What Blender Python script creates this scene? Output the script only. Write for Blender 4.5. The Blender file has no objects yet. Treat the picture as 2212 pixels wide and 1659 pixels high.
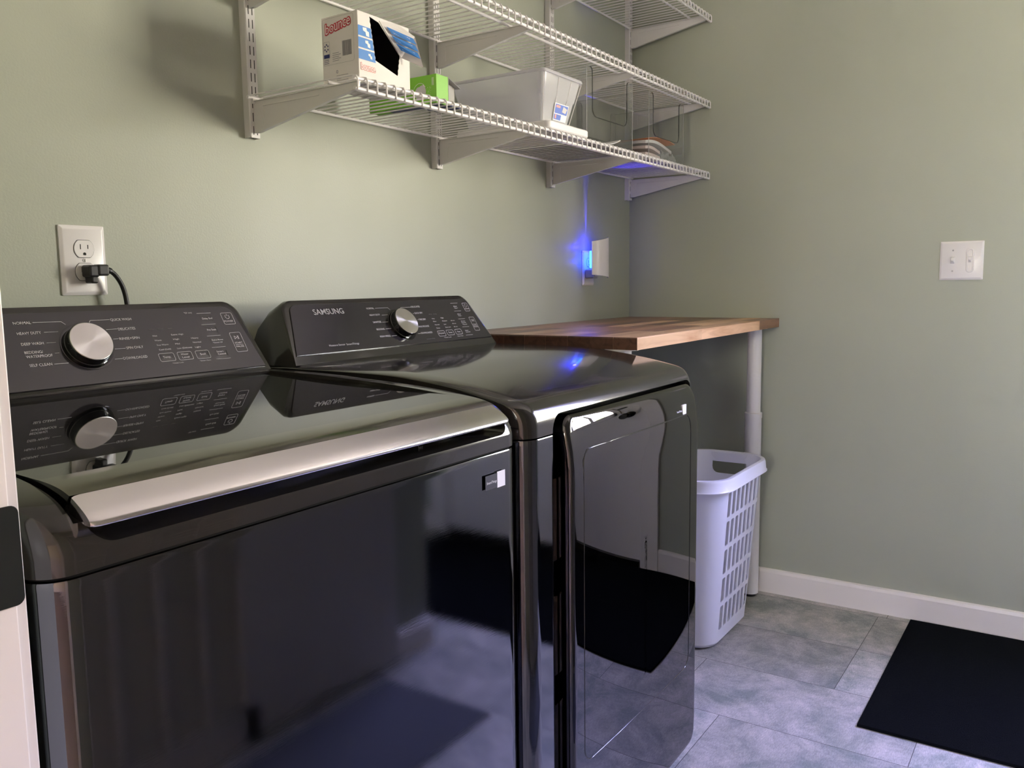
import bpy, bmesh, math, random
from mathutils import Vector, Matrix
random.seed(7)
PI = math.pi
S = bpy.context.scene
COL = S.collection

# ---------------------------------------------------------------- camera, exposure, world, light
CAM_LOC = (-0.35, -1.4022, 1.0785)
YAW, PITCH, ROLL, FPX = -0.9802, -0.1172, -0.0135, 1842.85
cd = bpy.data.cameras.new('camera'); cam = bpy.data.objects.new('camera', cd); COL.objects.link(cam)
cy_, sy_, cp_, sp_ = math.cos(YAW), math.sin(YAW), math.cos(PITCH), math.sin(PITCH)
fw = Vector((-sy_*cp_, cy_*cp_, sp_)); rt = Vector((cy_, sy_, 0)); up = rt.cross(fw)
cr_, sr_ = math.cos(ROLL), math.sin(ROLL)
R_ = rt*cr_ + up*sr_; U_ = -rt*sr_ + up*cr_
cam.matrix_world = Matrix(((R_.x, U_.x, -fw.x, CAM_LOC[0]), (R_.y, U_.y, -fw.y, CAM_LOC[1]), (R_.z, U_.z, -fw.z, CAM_LOC[2]), (0, 0, 0, 1)))
cd.sensor_width = 36; cd.lens = FPX/2212*36; cd.clip_start = 0.02; cd.clip_end = 100
S.camera = cam
S.view_settings.view_transform = 'Standard'; S.view_settings.look = 'None'
S.view_settings.exposure = 0.0; S.view_settings.gamma = 1; S.view_settings.use_curve_mapping = False

W = bpy.data.worlds.new('world'); S.world = W; W.use_nodes = True
nt = W.node_tree; nt.nodes.clear()
o_ = nt.nodes.new('ShaderNodeOutputWorld'); bg = nt.nodes.new('ShaderNodeBackground')
tc = nt.nodes.new('ShaderNodeTexCoord'); sx = nt.nodes.new('ShaderNodeSeparateXYZ')
rp = nt.nodes.new('ShaderNodeValToRGB'); rp.color_ramp.interpolation = 'LINEAR'
mr = nt.nodes.new('ShaderNodeMapRange'); mr.inputs[1].default_value = -1; mr.inputs[2].default_value = 1
el = rp.color_ramp.elements
el[0].position = 0.0; el[0].color = (.6, .53, .48, 1)
el[1].position = 1.0; el[1].color = (1.3, 1.28, 2.9, 1)
for p_, c_ in ((.34, (.95, .83, .74, 1)), (.42, (1.8, 1.56, 1.30, 1)), (.48, (1.7, 1.48, 1.24, 1)), (.52, (1.3, 1.18, 1.02, 1)), (.60, (1.2, 1.12, 1.05, 1)), (.70, (1.25, 1.24, 2.7, 1))):
    e = el.new(p_); e.color = c_
nz = nt.nodes.new('ShaderNodeTexNoise'); nz.inputs['Scale'].default_value = 28; nz.inputs['Detail'].default_value = 3
gr = nt.nodes.new('ShaderNodeValToRGB'); gr.color_ramp.elements[0].position = .43; gr.color_ramp.elements[0].color = (.06, .11, .02, 1)
gr.color_ramp.elements[1].position = .50; gr.color_ramp.elements[1].color = (1, 1, 1, 1)
mx = nt.nodes.new('ShaderNodeMix'); mx.data_type = 'RGBA'; mx.blend_type = 'MULTIPLY'; mx.inputs[0].default_value = .9
nt.links.new(tc.outputs['Generated'], sx.inputs[0]); nt.links.new(sx.outputs['Z'], mr.inputs[0]); nt.links.new(mr.outputs[0], rp.inputs[0])
nt.links.new(tc.outputs['Generated'], nz.inputs['Vector']); nt.links.new(nz.outputs['Fac'], gr.inputs[0])
nt.links.new(rp.outputs[0], mx.inputs[6]); nt.links.new(gr.outputs[0], mx.inputs[7])
nt.links.new(mx.outputs[2], bg.inputs[0]); nt.links.new(bg.outputs[0], o_.inputs[0])
bg.inputs[1].default_value = 80.0

def area(name, loc, rot, sx_, sy2, energy, color, portal=False):
    l = bpy.data.lights.new(name, 'AREA'); l.shape = 'RECTANGLE'; l.size = sx_; l.size_y = sy2; l.energy = energy; l.color = color
    if portal: l.cycles.is_portal = True
    o = bpy.data.objects.new(name, l); COL.objects.link(o); o.location = loc; o.rotation_euler = rot; return o
# portals only guide the daylight through the two windows
area('door_window_portal', (2.575, -1.815, 1.44), (0, PI/2, 0), .96, .66, 1, (1, 1, 1), True)
area('hall_window_portal', (-3.52, -1.7, 1.55), (0, -PI/2, 0), .74, .46, 1, (1, 1, 1), True)

# ---------------------------------------------------------------- materials
def mat(name, col, rough=.5, metal=0, coat=0, spec=None, emit=None, es=0, trans=0, bump=None, alpha=1, crough=.03, ior=None):
    m = bpy.data.materials.new(name); m.use_nodes = True; n = m.node_tree; b = n.nodes['Principled BSDF']
    b.inputs['Base Color'].default_value = (*col, 1); b.inputs['Roughness'].default_value = rough; b.inputs['Metallic'].default_value = metal
    b.inputs['Coat Weight'].default_value = coat; b.inputs['Coat Roughness'].default_value = crough
    if spec is not None: b.inputs['Specular IOR Level'].default_value = spec
    if ior: b.inputs['IOR'].default_value = ior
    if emit: b.inputs['Emission Color'].default_value = (*emit, 1); b.inputs['Emission Strength'].default_value = es
    b.inputs['Transmission Weight'].default_value = trans
    if bump:
        sc, st, dist, stretch = bump
        t = n.nodes.new('ShaderNodeTexCoord'); mp = n.nodes.new('ShaderNodeMapping'); mp.inputs['Scale'].default_value = stretch
        z = n.nodes.new('ShaderNodeTexNoise'); z.inputs['Scale'].default_value = sc; z.inputs['Detail'].default_value = 3
        bp = n.nodes.new('ShaderNodeBump'); bp.inputs['Strength'].default_value = st; bp.inputs['Distance'].default_value = dist
        n.links.new(t.outputs['Object'], mp.inputs[0]); n.links.new(mp.outputs[0], z.inputs['Vector'])
        n.links.new(z.outputs['Fac'], bp.inputs['Height']); n.links.new(bp.outputs[0], b.inputs['Normal'])
    return m
def clear(name, tint, gl=.12, rough=.03, diff=0, dcol=(.8, .8, .85)):
    m = bpy.data.materials.new(name); m.use_nodes = True; n = m.node_tree; n.nodes.clear()
    o = n.nodes.new('ShaderNodeOutputMaterial'); t = n.nodes.new('ShaderNodeBsdfTransparent'); t.inputs[0].default_value = (*tint, 1)
    g = n.nodes.new('ShaderNodeBsdfGlossy'); g.inputs['Roughness'].default_value = rough; g.inputs[0].default_value = (1, 1, 1, 1)
    lw = n.nodes.new('ShaderNodeLayerWeight'); lw.inputs[0].default_value = .5
    pw = n.nodes.new('ShaderNodeMath'); pw.operation = 'POWER'; pw.inputs[1].default_value = 4; n.links.new(lw.outputs['Facing'], pw.inputs[0])
    ma = n.nodes.new('ShaderNodeMath'); ma.operation = 'MULTIPLY_ADD'; ma.inputs[1].default_value = .5; ma.inputs[2].default_value = gl*.25; n.links.new(pw.outputs[0], ma.inputs[0])
    mx = n.nodes.new('ShaderNodeMixShader'); n.links.new(ma.outputs[0], mx.inputs[0])
    last = t
    if diff:
        d = n.nodes.new('ShaderNodeBsdfDiffuse'); d.inputs[0].default_value = (*dcol, 1)
        tl = n.nodes.new('ShaderNodeBsdfTranslucent'); tl.inputs[0].default_value = (*dcol, 1)
        m3 = n.nodes.new('ShaderNodeMixShader'); m3.inputs[0].default_value = .4
        n.links.new(d.outputs[0], m3.inputs[1]); n.links.new(tl.outputs[0], m3.inputs[2])
        m2 = n.nodes.new('ShaderNodeMixShader'); m2.inputs[0].default_value = diff
        n.links.new(t.outputs[0], m2.inputs[1]); n.links.new(m3.outputs[0], m2.inputs[2]); last = m2
    n.links.new(last.outputs[0], mx.inputs[1]); n.links.new(g.outputs[0], mx.inputs[2]); n.links.new(mx.outputs[0], o.inputs[0])
    return m
M = {}
M['wall'] = mat('sage_paint', (.398, .42, .345), .42, spec=.35, bump=(260, .12, .002, (1, 1, 1)))
M['ceil'] = mat('ceiling_white', (.80, .77, .79), .9)
M['trim'] = mat('white_trim_paint', (.90, .85, .82), .35)
M['white_pl'] = mat('white_plastic', (.82, .79, .79), .28)
M['wire'] = mat('white_vinyl', (.88, .85, .86), .3)
M['bracket'] = mat('white_powdercoat', (.74, .72, .71), .38)
M['blackpl'] = mat('black_rubber_plastic_and_carton_shade', (.012, .012, .013), .42)
M['dark'] = mat('slot_dark', (.008, .008, .008), .8)
M['cover'] = mat('glossy_black_enamel', (.020, .018, .015), .12, metal=0, coat=.3, spec=.6, crough=.02)
M['steel'] = mat('black_stainless', (.132, .134, .142), .05, metal=1, bump=(30, .04, .0003, (1, 1, 40)))
M['steel_d'] = mat('black_stainless_gloss', (.20, .19, .175), .13, metal=1)
M['glass'] = mat('black_glass', (.006, .006, .006), .015, spec=.7, ior=1.6)
M['panel'] = mat('control_panel_gloss', (.022, .019, .023), .12, spec=.7, ior=1.6)
M['chrome'] = mat('satin_chrome', (.97, .93, .93), .16, metal=1)
M['print'] = mat('grey_white_print', (.60, .58, .58), .6)
M['print_dim'] = mat('dim_print', (.16, .15, .15), .6)
M['print_w'] = mat('white_print', (.9, .88, .88), .5)
M['print_logo'] = mat('silver_print', (.42, .41, .40), .4, metal=.3)
M['door_gl'] = mat('dryer_door_gloss', (.085, .083, .086), .015, metal=1)
M['basket'] = mat('lavender_white_plastic', (.84, .84, .92), .32)
M['mat'] = mat('black_ribbed_carpet', (.012, .013, .015), .95, spec=.15)
M['card_w'] = mat('white_carton', (.82, .78, .76), .55)
M['blue_ink'] = mat('blue_ink', (.045, .22, .62), .5)
M['red_ink'] = mat('red_ink', (.55, .03, .05), .5)
M['navy_ink'] = mat('navy_ink', (.02, .03, .16), .5)
M['grey_ink'] = mat('grey_ink', (.22, .22, .25), .6)
M['pink_ink'] = mat('pale_red_ink', (.80, .35, .32), .5)
M['green'] = mat('lime_green_carton', (.20, .52, .035), .45)
M['grey_card'] = mat('grey_card', (.42, .41, .40), .7)
M['tablet'] = mat('tablet_grey', (.62, .60, .62), .6)
M['orange'] = mat('orange_folder', (.85, .22, .03), .5)
M['paper'] = mat('paper', (.88, .84, .84), .7)
M['pinkp'] = mat('pinkish_paper', (.78, .64, .62), .7)
M['pane'] = clear('clear_pane', (.97, .98, .97), .08, 0)
M['acryl'] = clear('clear_acrylic', (.955, .96, .96), .18, .02, .03, (.8, .8, .8))
M['acryl_e'] = clear('acrylic_edge', (.35, .36, .37), .5, .05)
M['tub'] = clear('frosted_clear_plastic', (.93, .93, .95), .16, .2, .45, (.95, .95, .98))
M['bag'] = clear('plastic_bag', (.95, .95, .95), .4, .2, .72, (.86, .87, .87))
M['led'] = mat('blue_led', (.1, .3, 1), .3, emit=(.07, .34, 1.0), es=3.2)
M['knob'] = mat('brass_dark_hardware', (.05, .045, .04), .3, metal=1)
M['grille'] = mat('grille_white', (.55, .54, .53), .5)
M['woodfloor'] = mat('hall_floor', (.30, .22, .16), .5)
M['hallwall'] = mat('hall_wall_cream', (.72, .60, .50), .8)

def knob_mat():
    m = mat('spun_metal', (.78, .75, .74), .22, metal=1); n = m.node_tree; b = n.nodes['Principled BSDF']
    b.inputs['Anisotropic'].default_value = .85
    t = n.nodes.new('ShaderNodeTangent'); t.direction_type = 'RADIAL'; t.axis = 'Z'; n.links.new(t.outputs[0], b.inputs['Tangent'])
    return m
M['spun'] = knob_mat()

def floor_mat():
    m = mat('grey_stone_vinyl', (.3, .3, .3), .5, spec=.35); n = m.node_tree; b = n.nodes['Principled BSDF']
    g = n.nodes.new('ShaderNodeNewGeometry'); t = n.nodes.new('ShaderNodeTexCoord')
    add = n.nodes.new('ShaderNodeVectorMath'); add.operation = 'ADD'
    sc = n.nodes.new('ShaderNodeVectorMath'); sc.operation = 'SCALE'; sc.inputs[0].default_value = (7, 13, 3)
    n.links.new(g.outputs['Random Per Island'], sc.inputs['Scale']); n.links.new(t.outputs['Object'], add.inputs[0]); n.links.new(sc.outputs[0], add.inputs[1])
    z = n.nodes.new('ShaderNodeTexNoise'); z.inputs['Scale'].default_value = 7; z.inputs['Detail'].default_value = 12; z.inputs['Roughness'].default_value = .74; z.inputs['Distortion'].default_value = .35
    n.links.new(add.outputs[0], z.inputs['Vector'])
    r = n.nodes.new('ShaderNodeValToRGB'); e = r.color_ramp.elements
    e[0].position = .39; e[0].color = (.22, .242, .225, 1); e[1].position = .63; e[1].color = (.51, .475, .45, 1); k = e.new(.5); k.color = (.355, .345, .325, 1)
    n.links.new(z.outputs['Fac'], r.inputs[0])
    mp = n.nodes.new('ShaderNodeMapping'); mp.inputs['Scale'].default_value = (90, 400, 1); mp.inputs['Rotation'].default_value = (0, 0, .5)
    z2 = n.nodes.new('ShaderNodeTexNoise'); z2.inputs['Scale'].default_value = 1; z2.inputs['Detail'].default_value = 2
    n.links.new(t.outputs['Object'], mp.inputs[0]); n.links.new(mp.outputs[0], z2.inputs['Vector'])
    r2 = n.nodes.new('ShaderNodeMapRange'); r2.inputs[1].default_value = .3; r2.inputs[2].default_value = .7; r2.inputs[3].default_value = .82; r2.inputs[4].default_value = 1.15
    n.links.new(z2.outputs['Fac'], r2.inputs[0])
    r3 = n.nodes.new('ShaderNodeMapRange'); r3.inputs[3].default_value = .80; r3.inputs[4].default_value = 1.18
    n.links.new(g.outputs['Random Per Island'], r3.inputs[0])
    mu = n.nodes.new('ShaderNodeMath'); mu.operation = 'MULTIPLY'; n.links.new(r2.outputs[0], mu.inputs[0]); n.links.new(r3.outputs[0], mu.inputs[1])
    vm = n.nodes.new('ShaderNodeVectorMath'); vm.operation = 'SCALE'; n.links.new(r.outputs[0], vm.inputs[0]); n.links.new(mu.outputs[0], vm.inputs['Scale'])
    n.links.new(vm.outputs[0], b.inputs['Base Color'])
    bp = n.nodes.new('ShaderNodeBump'); bp.inputs['Strength'].default_value = .25; bp.inputs['Distance'].default_value = .001
    n.links.new(z2.outputs['Fac'], bp.inputs['Height']); n.links.new(bp.outputs[0], b.inputs['Normal'])
    return m
M['floor'] = floor_mat()

def wood_mat(name, a, bcol, end=False):
    m = mat(name, a, .38, spec=.4, coat=.15); n = m.node_tree; b = n.nodes['Principled BSDF']; b.inputs['Coat Roughness'].default_value = .3
    g = n.nodes.new('ShaderNodeNewGeometry'); t = n.nodes.new('ShaderNodeTexCoord')
    sc = n.nodes.new('ShaderNodeVectorMath'); sc.operation = 'SCALE'; sc.inputs[0].default_value = (3, 11, 5)
    add = n.nodes.new('ShaderNodeVectorMath'); add.operation = 'ADD'
    n.links.new(g.outputs['Random Per Island'], sc.inputs['Scale']); n.links.new(t.outputs['Object'], add.inputs[0]); n.links.new(sc.outputs[0], add.inputs[1])
    mp = n.nodes.new('ShaderNodeMapping'); mp.inputs['Scale'].default_value = (2.2, 26, 26) if not end else (10, 30, 30)
    z = n.nodes.new('ShaderNodeTexNoise'); z.inputs['Scale'].default_value = 1.6; z.inputs['Detail'].default_value = 5; z.inputs['Distortion'].default_value = 1.2
    n.links.new(add.outputs[0], mp.inputs[0]); n.links.new(mp.outputs[0], z.inputs['Vector'])
    r = n.nodes.new('ShaderNodeValToRGB'); e = r.color_ramp.elements; e[0].position = .32; e[0].color = (*bcol, 1); e[1].position = .62; e[1].color = (*a, 1)
    n.links.new(z.outputs['Fac'], r.inputs[0])
    r3 = n.nodes.new('ShaderNodeMapRange'); r3.inputs[3].default_value = .75; r3.inputs[4].default_value = 1.3
    n.links.new(g.outputs['Random Per Island'], r3.inputs[0])
    vm = n.nodes.new('ShaderNodeVectorMath'); vm.operation = 'SCALE'; n.links.new(r.outputs[0], vm.inputs[0]); n.links.new(r3.outputs[0], vm.inputs['Scale'])
    n.links.new(vm.outputs[0], b.inputs['Base Color']); return m
WOODS = [wood_mat('acacia_light', (.60, .385, .215), (.40, .21, .10)), wood_mat('acacia_mid', (.36, .19, .10), (.22, .10, .05)),
         wood_mat('acacia_dark', (.22, .11, .06), (.13, .06, .035)), wood_mat('acacia_end_grain', (.10, .045, .028), (.05, .02, .013), True)]

# ---------------------------------------------------------------- mesh helpers
class MB:
    def __init__(s): s.v = []; s.f = []; s.mi = []; s.m = 0
    def add(s, vs, fs):
        k = len(s.v); s.v += [tuple(v) for v in vs]
        for f in fs: s.f.append([i+k for i in f]); s.mi.append(s.m)
        return s
    def box(s, x0, x1, y0, y1, z0, z1):
        return s.add([(x, y, z) for z in (z0, z1) for y in (y0, y1) for x in (x0, x1)],
                     [(0, 2, 3, 1), (4, 5, 7, 6), (0, 1, 5, 4), (2, 6, 7, 3), (0, 4, 6, 2), (1, 3, 7, 5)])
    def tube(s, pts, r, n=8, caps=True):
        pts = [Vector(p) for p in pts]; rings = []
        d0 = (pts[1]-pts[0]).normalized(); a = Vector((0, 0, 1)) if abs(d0.z) < .9 else Vector((1, 0, 0))
        nrm = d0.cross(a).normalized()
        for i, p in enumerate(pts):
            d = ((pts[min(i+1, len(pts)-1)]-pts[max(i-1, 0)])).normalized()
            nrm = (nrm - d*nrm.dot(d)).normalized(); b = d.cross(nrm)
            rr = r[i] if isinstance(r, (list, tuple)) else r
            rings.append([p+(nrm*math.cos(2*PI*k/n)+b*math.sin(2*PI*k/n))*rr for k in range(n)])
        vs = [v for q in rings for v in q]; fs = []
        for i in range(len(pts)-1):
            for k in range(n): fs.append((i*n+k, i*n+(k+1) % n, (i+1)*n+(k+1) % n, (i+1)*n+k))
        if caps: fs.append(tuple(range(n-1, -1, -1))); fs.append(tuple(range((len(pts)-1)*n, len(pts)*n)))
        return s.add(vs, fs)
    def loft(s, rings, caps=True, closed=True):
        n = len(rings[0]); vs = [v for q in rings for v in q]; fs = []
        for i in range(len(rings)-1):
            for k in range(n if closed else n-1): fs.append((i*n+k, i*n+(k+1) % n, (i+1)*n+(k+1) % n, (i+1)*n+k))
        if caps: fs.append(tuple(range(n-1, -1, -1))); fs.append(tuple(range((len(rings)-1)*n, len(rings)*n)))
        return s.add(vs, fs)
    def prism(s, poly, fa, fb):
        return s.loft([[fa(*q) for q in poly], [fb(*q) for q in poly]])
    def lathe(s, prof, c, axis_z, axis_x, n=48):
        az = Vector(axis_z).normalized(); ax = Vector(axis_x).normalized(); ay = az.cross(ax); c = Vector(c)
        rings = [[c+az*h+(ax*math.cos(2*PI*k/n)+ay*math.sin(2*PI*k/n))*r for k in range(n)] for r, h in prof]
        return s.loft(rings)
    def mesh(s, name):
        me = bpy.data.meshes.new(name); me.from_pydata(s.v, [], s.f); return me
    def build(s, name, mats, parent=None, smooth=None, loc=None, mtx=None, bevel=0, bseg=2, fix=True):
        me = s.mesh(name)
        if not isinstance(mats, (list, tuple)): mats = [mats]
        for m in mats: me.materials.append(m)
        for i, p in enumerate(me.polygons): p.material_index = s.mi[i]
        if fix:
            bm = bmesh.new(); bm.from_mesh(me); bmesh.ops.recalc_face_normals(bm, faces=bm.faces)
            if bevel:
                ed = [e for e in bm.edges if len(e.link_faces) == 2 and e.calc_face_angle(0) > math.radians(30)]
                bmesh.ops.bevel(bm, geom=ed, offset=bevel, segments=bseg, affect='EDGES', profile=.5, clamp_overlap=True)
            bm.to_mesh(me); bm.free()
        if smooth: shade(me, smooth)
        o = bpy.data.objects.new(name, me); COL.objects.link(o)
        if mtx is not None: o.matrix_world = mtx
        if loc: o.location = loc
        if parent is not None: put(o, parent)
        return o
def shade(me, deg):
    for p in me.polygons: p.use_smooth = True
    bm = bmesh.new(); bm.from_mesh(me)
    for e in bm.edges:
        e.smooth = not (len(e.link_faces) == 2 and e.calc_face_angle(0) > math.radians(deg))
    bm.to_mesh(me); bm.free()
def put(o, parent):
    # parts are written in world coordinates; parents are unrotated empties or meshes with identity rotation
    o.parent = parent
    w = Vector((0, 0, 0)); q = parent
    while q is not None: w += q.location; q = q.parent
    o.location = o.location - w
def world_loc(o):
    w = Vector((0, 0, 0))
    while o is not None: w += o.location; o = o.parent
    return w
def thing(name, label, cat, loc, group=None):
    o = bpy.data.objects.new(name, None); COL.objects.link(o); o.location = loc; o.empty_display_size = .05
    o['label'] = label; o['category'] = cat
    if group: o['group'] = group
    return o
def tag(o, label, cat, group=None):
    o['label'] = label; o['category'] = cat
    if group: o['group'] = group
    return o
def struct(o): o['kind'] = 'structure'; return o
def boolean(o, cutters, op='DIFFERENCE'):
    for c in cutters:
        m = o.modifiers.new('b', 'BOOLEAN'); m.operation = op; m.solver = 'EXACT'; m.object = c
    bpy.context.view_layer.update()
    dg = bpy.context.evaluated_depsgraph_get()
    me = bpy.data.meshes.new_from_object(o.evaluated_get(dg))
    o.modifiers.clear(); old = o.data; o.data = me; bpy.data.meshes.remove(old)
    for c in cutters: bpy.data.objects.remove(c)
    return o
def rrect(x0, y0, x1, y1, r, n=6, rs=None):
    rs = rs or (r, r, r, r); out = []
    for (cx, cy, a0, rr) in ((x1, y0, -PI/2, rs[0]), (x1, y1, 0, rs[1]), (x0, y1, PI/2, rs[2]), (x0, y0, PI, rs[3])):
        sx2 = -1 if cx == x1 else 1; sy2 = -1 if cy == y1 else 1
        for k in range(n+1):
            a = a0+PI/2*k/n; out.append((cx+sx2*rr+math.cos(a)*rr, cy+sy2*rr+math.sin(a)*rr))
    return out
def offset_poly(P, d):
    n = len(P); A = sum(P[i][0]*P[(i+1) % n][1]-P[(i+1) % n][0]*P[i][1] for i in range(n)); sg = 1 if A > 0 else -1; out = []
    for i in range(n):
        a, b, c = Vector(P[i-1]), Vector(P[i]), Vector(P[(i+1) % n])
        d1 = (b-a).normalized(); d2 = (c-b).normalized()
        n1 = Vector((-d1.y, d1.x))*sg; n2 = Vector((-d2.y, d2.x))*sg; m = (n1+n2)
        m = m/max(.35, (1+n1.dot(n2))) if m.length > 1e-6 else n1
        out.append(tuple(b+m*d))
    return out
TXT_CACHE = {}
def text_geo(txt, bold=0.0, shear=0.0):
    k = (txt, bold, shear)
    if k in TXT_CACHE: return TXT_CACHE[k]
    cu = bpy.data.curves.new('t', 'FONT'); cu.body = txt; cu.size = 1; cu.offset = bold; cu.resolution_u = 3; cu.shear = shear
    o = bpy.data.objects.new('t', cu); COL.objects.link(o); bpy.context.view_layer.update()
    dg = bpy.context.evaluated_depsgraph_get(); me = bpy.data.meshes.new_from_object(o.evaluated_get(dg))
    vs = [(v.co.x, v.co.y) for v in me.vertices]; fs = [tuple(p.vertices) for p in me.polygons]
    bpy.data.objects.remove(o); bpy.data.meshes.remove(me); bpy.data.curves.remove(cu)
    TXT_CACHE[k] = (vs, fs); return vs, fs
def put_text(mb, txt, u, v, w, h, F, lift=.0004, bold=0.0, shear=0.0, ref=None):
    """capital height h, total width w, baseline-left corner (u, v); F maps (u, v, lift) to world"""
    vs, fs = text_geo(txt, bold, shear)
    rv, _ = text_geo(ref or txt, 0.0, shear)
    x0 = min(p[0] for p in rv); x1 = max(p[0] for p in rv); caph = .69
    mb.add([F(u+(p[0]-x0)/(x1-x0)*w, v+p[1]/caph*h, lift) for p in vs], fs)
def put_line(mb, pts, wd, F, lift=.0004):
    for a, b in zip(pts[:-1], pts[1:]):
        d = (Vector(b)-Vector(a)).normalized(); n = Vector((-d.y, d.x))*wd/2
        mb.add([F(a[0]+n.x, a[1]+n.y, lift), F(a[0]-n.x, a[1]-n.y, lift), F(b[0]-n.x, b[1]-n.y, lift), F(b[0]+n.x, b[1]+n.y, lift)], [(0, 1, 2, 3)])
def put_ring(mb, poly, wd, F, lift=.0004):
    inn = offset_poly(poly, wd); n = len(poly)
    mb.add([F(*p, lift) for p in poly]+[F(*p, lift) for p in inn], [(i, (i+1) % n, n+(i+1) % n, n+i) for i in range(n)])
def put_poly(mb, poly, F, lift=.0003):
    mb.add([F(*p, lift) for p in poly], [tuple(range(len(poly)))])

# ---------------------------------------------------------------- room shell
XR = 2.528; ZC = 2.44
def wallbox(name, *b, m='wall'): return struct(MB().box(*b).build(name, M[m]))
wallbox('wall_back', -.18, XR+.12, 0, .1, 0, ZC)
def wall_with_hole(name, x0, x1, y0, y1, z0, z1, hole, axis, m='wall'):
    mb = MB(); h0, h1, g0, g1 = hole
    if axis == 'x':   # wall plane normal along x, hole in y (h) and z (g)
        mb.box(x0, x1, y0, h0, z0, z1); mb.box(x0, x1, h1, y1, z0, z1)
        if g0 > z0: mb.box(x0, x1, h0, h1, z0, g0)
        mb.box(x0, x1, h0, h1, g1, z1)
    return struct(mb.build(name, M[m]))
DY0, DY1, DZ = -2.325, -1.410, 2.04       # exterior door leaf
wall_with_hole('wall_right', XR, XR+.12, -3.1, 0, 0, ZC, (DY0-.015, DY1+.015, 0, DZ+.015), 'x')
wall_with_hole('wall_left', -.17, -.059, -3.1, 0, 0, ZC, (-1.606, -.762, 0, 2.058), 'x')
wallbox('wall_front', -.059, 1.56, -1.78, -1.66, 0, ZC)
wallbox('wall_recess', 1.44, 1.56, -3.1, -1.78, 0, ZC)
wallbox('wall_far', 1.56, XR+.12, -3.2, -3.1, 0, ZC)
wallbox('ceiling', -3.7, XR+.12, -3.2, .8, ZC, ZC+.1, m='ceil')
# hall behind the doorway
wall_with_hole('wall_hall', -3.65, -3.5, -3.2, .8, 0, ZC, (-1.93, -1.47, 1.18, 1.92), 'x', 'hallwall')
wallbox('wall_hall_north', -3.5, -.17, .7, .8, 0, ZC, m='hallwall')
wallbox('wall_hall_south', -3.5, -.17, -3.2, -3.1, 0, ZC, m='hallwall')
wf = MB(); wf.box(-3.56, -3.49, -1.99, -1.93, 1.12, 1.98).box(-3.56, -3.49, -1.47, -1.41, 1.12, 1.98).box(-3.56, -3.48, -2.01, -1.39, 1.10, 1.18).box(-3.56, -3.49, -1.99, -1.41, 1.92, 1.98).box(-3.56, -3.52, -1.712, -1.688, 1.18, 1.92)
struct(wf.build('window_1', M['trim']))
struct(MB().box(-3.545, -3.54, -1.93, -1.47, 1.18, 1.92).build('pane', M['pane'], bpy.data.objects['window_1']))
struct(MB().box(-3.65, -.11, -3.2, .8, -.02, 0).build('floor_hall', M['woodfloor']))

# laundry floor: vinyl stone tiles, each an island of one floor mesh
fb = MB(); X0 = 2.194; WT_ = .291; LT = .5775; g = .0007
starts = {0: -.905, 1: -.905, 2: -.5535, 3: -.6975}
k = -1
for kx in range(-2, 9):
    xa = X0-kx*WT_-WT_ + WT_; xa = X0 - (kx)*WT_; xb = xa+WT_
    y = starts.get(kx, -.55-.19*((kx*37) % 3)); y = y % LT - LT*7
    while y < .02:
        x_a, x_b, y_a, y_b = max(xa, -.11), min(xb, XR+.02), max(y, -3.1), min(y+LT, 0)
        if x_b-x_a > .01 and y_b-y_a > .01:
            fb.add([(x_a+g, y_a+g, 0), (x_b-g, y_a+g, 0), (x_b-g, y_b-g, 0), (x_a+g, y_b-g, 0)], [(0, 1, 2, 3)])
        y += LT
fb.m = 1; fb.box(-.11, XR+.12, -3.1, .1, -.02, -.0008)
struct(fb.build('floor', [M['floor'], mat('joint_dark', (.05, .048, .045), .8)], fix=False))

# baseboards
bbm = M['trim']
def baseboard(name, poly_run, nrm):
    (xa, ya), (xb, yb) = poly_run; nx, ny = nrm
    prof = [(0, 0), (.013, 0), (.013, .072), (.010, .081), (.004, .084), (0, .084)]
    mb = MB(); mb.loft([[(x+nx*d, y+ny*d, z) for d, z in prof] for x, y in ((xa, ya), (xb, yb))]); return struct(mb.build(name, bbm))
baseboard('baseboard_right', ((XR, -1.32), (XR, 0)), (-1, 0))
baseboard('baseboard_back', ((-.059, 0), (XR, 0)), (0, -1))
baseboard('baseboard_front', ((1.405, -1.66), (1.56, -1.66)), (0, 1))
baseboard('baseboard_recess', ((1.56, -3.1), (1.56, -1.647)), (1, 0))
baseboard('baseboard_far', ((1.56, -3.1), (XR, -3.1)), (0, 1))
baseboard('baseboard_right_far', ((XR, -3.1), (XR, DY0-.09)), (-1, 0))

# exterior door with half-height window
dr = struct(MB().box(XR-.018, XR, DY1+.012, DY1+.09, 0, DZ+.09).box(XR-.018, XR, DY0-.09, DY0-.012, 0, DZ+.09).box(XR-.018, XR, DY0-.012, DY1+.012, DZ+.012, DZ+.09)
            .box(XR, XR+.12, DY1+.002, DY1+.015, 0, DZ+.015).box(XR, XR+.12, DY0-.015, DY0-.002, 0, DZ+.015).box(XR, XR+.12, DY0-.015, DY1+.015, DZ+.002, DZ+.015).build('door_1', M['trim'], bevel=.002))
lf = MB(); xa, xb = XR+.012, XR+.055
GY0, GY1, GZ0, GZ1 = -2.13, -1.53, .99, 1.88
lf.box(xa, xb, DY0, GY0, .022, DZ).box(xa, xb, GY1, DY1, .022, DZ).box(xa, xb, GY0, GY1, GZ1, DZ).box(xa, xb, GY0, GY1, .84, GZ0)
lf.box(xa, xb, GY0, GY1, .022, .24)
lf.box(xa, xb, -1.87, -1.79, .24, .84)
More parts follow.
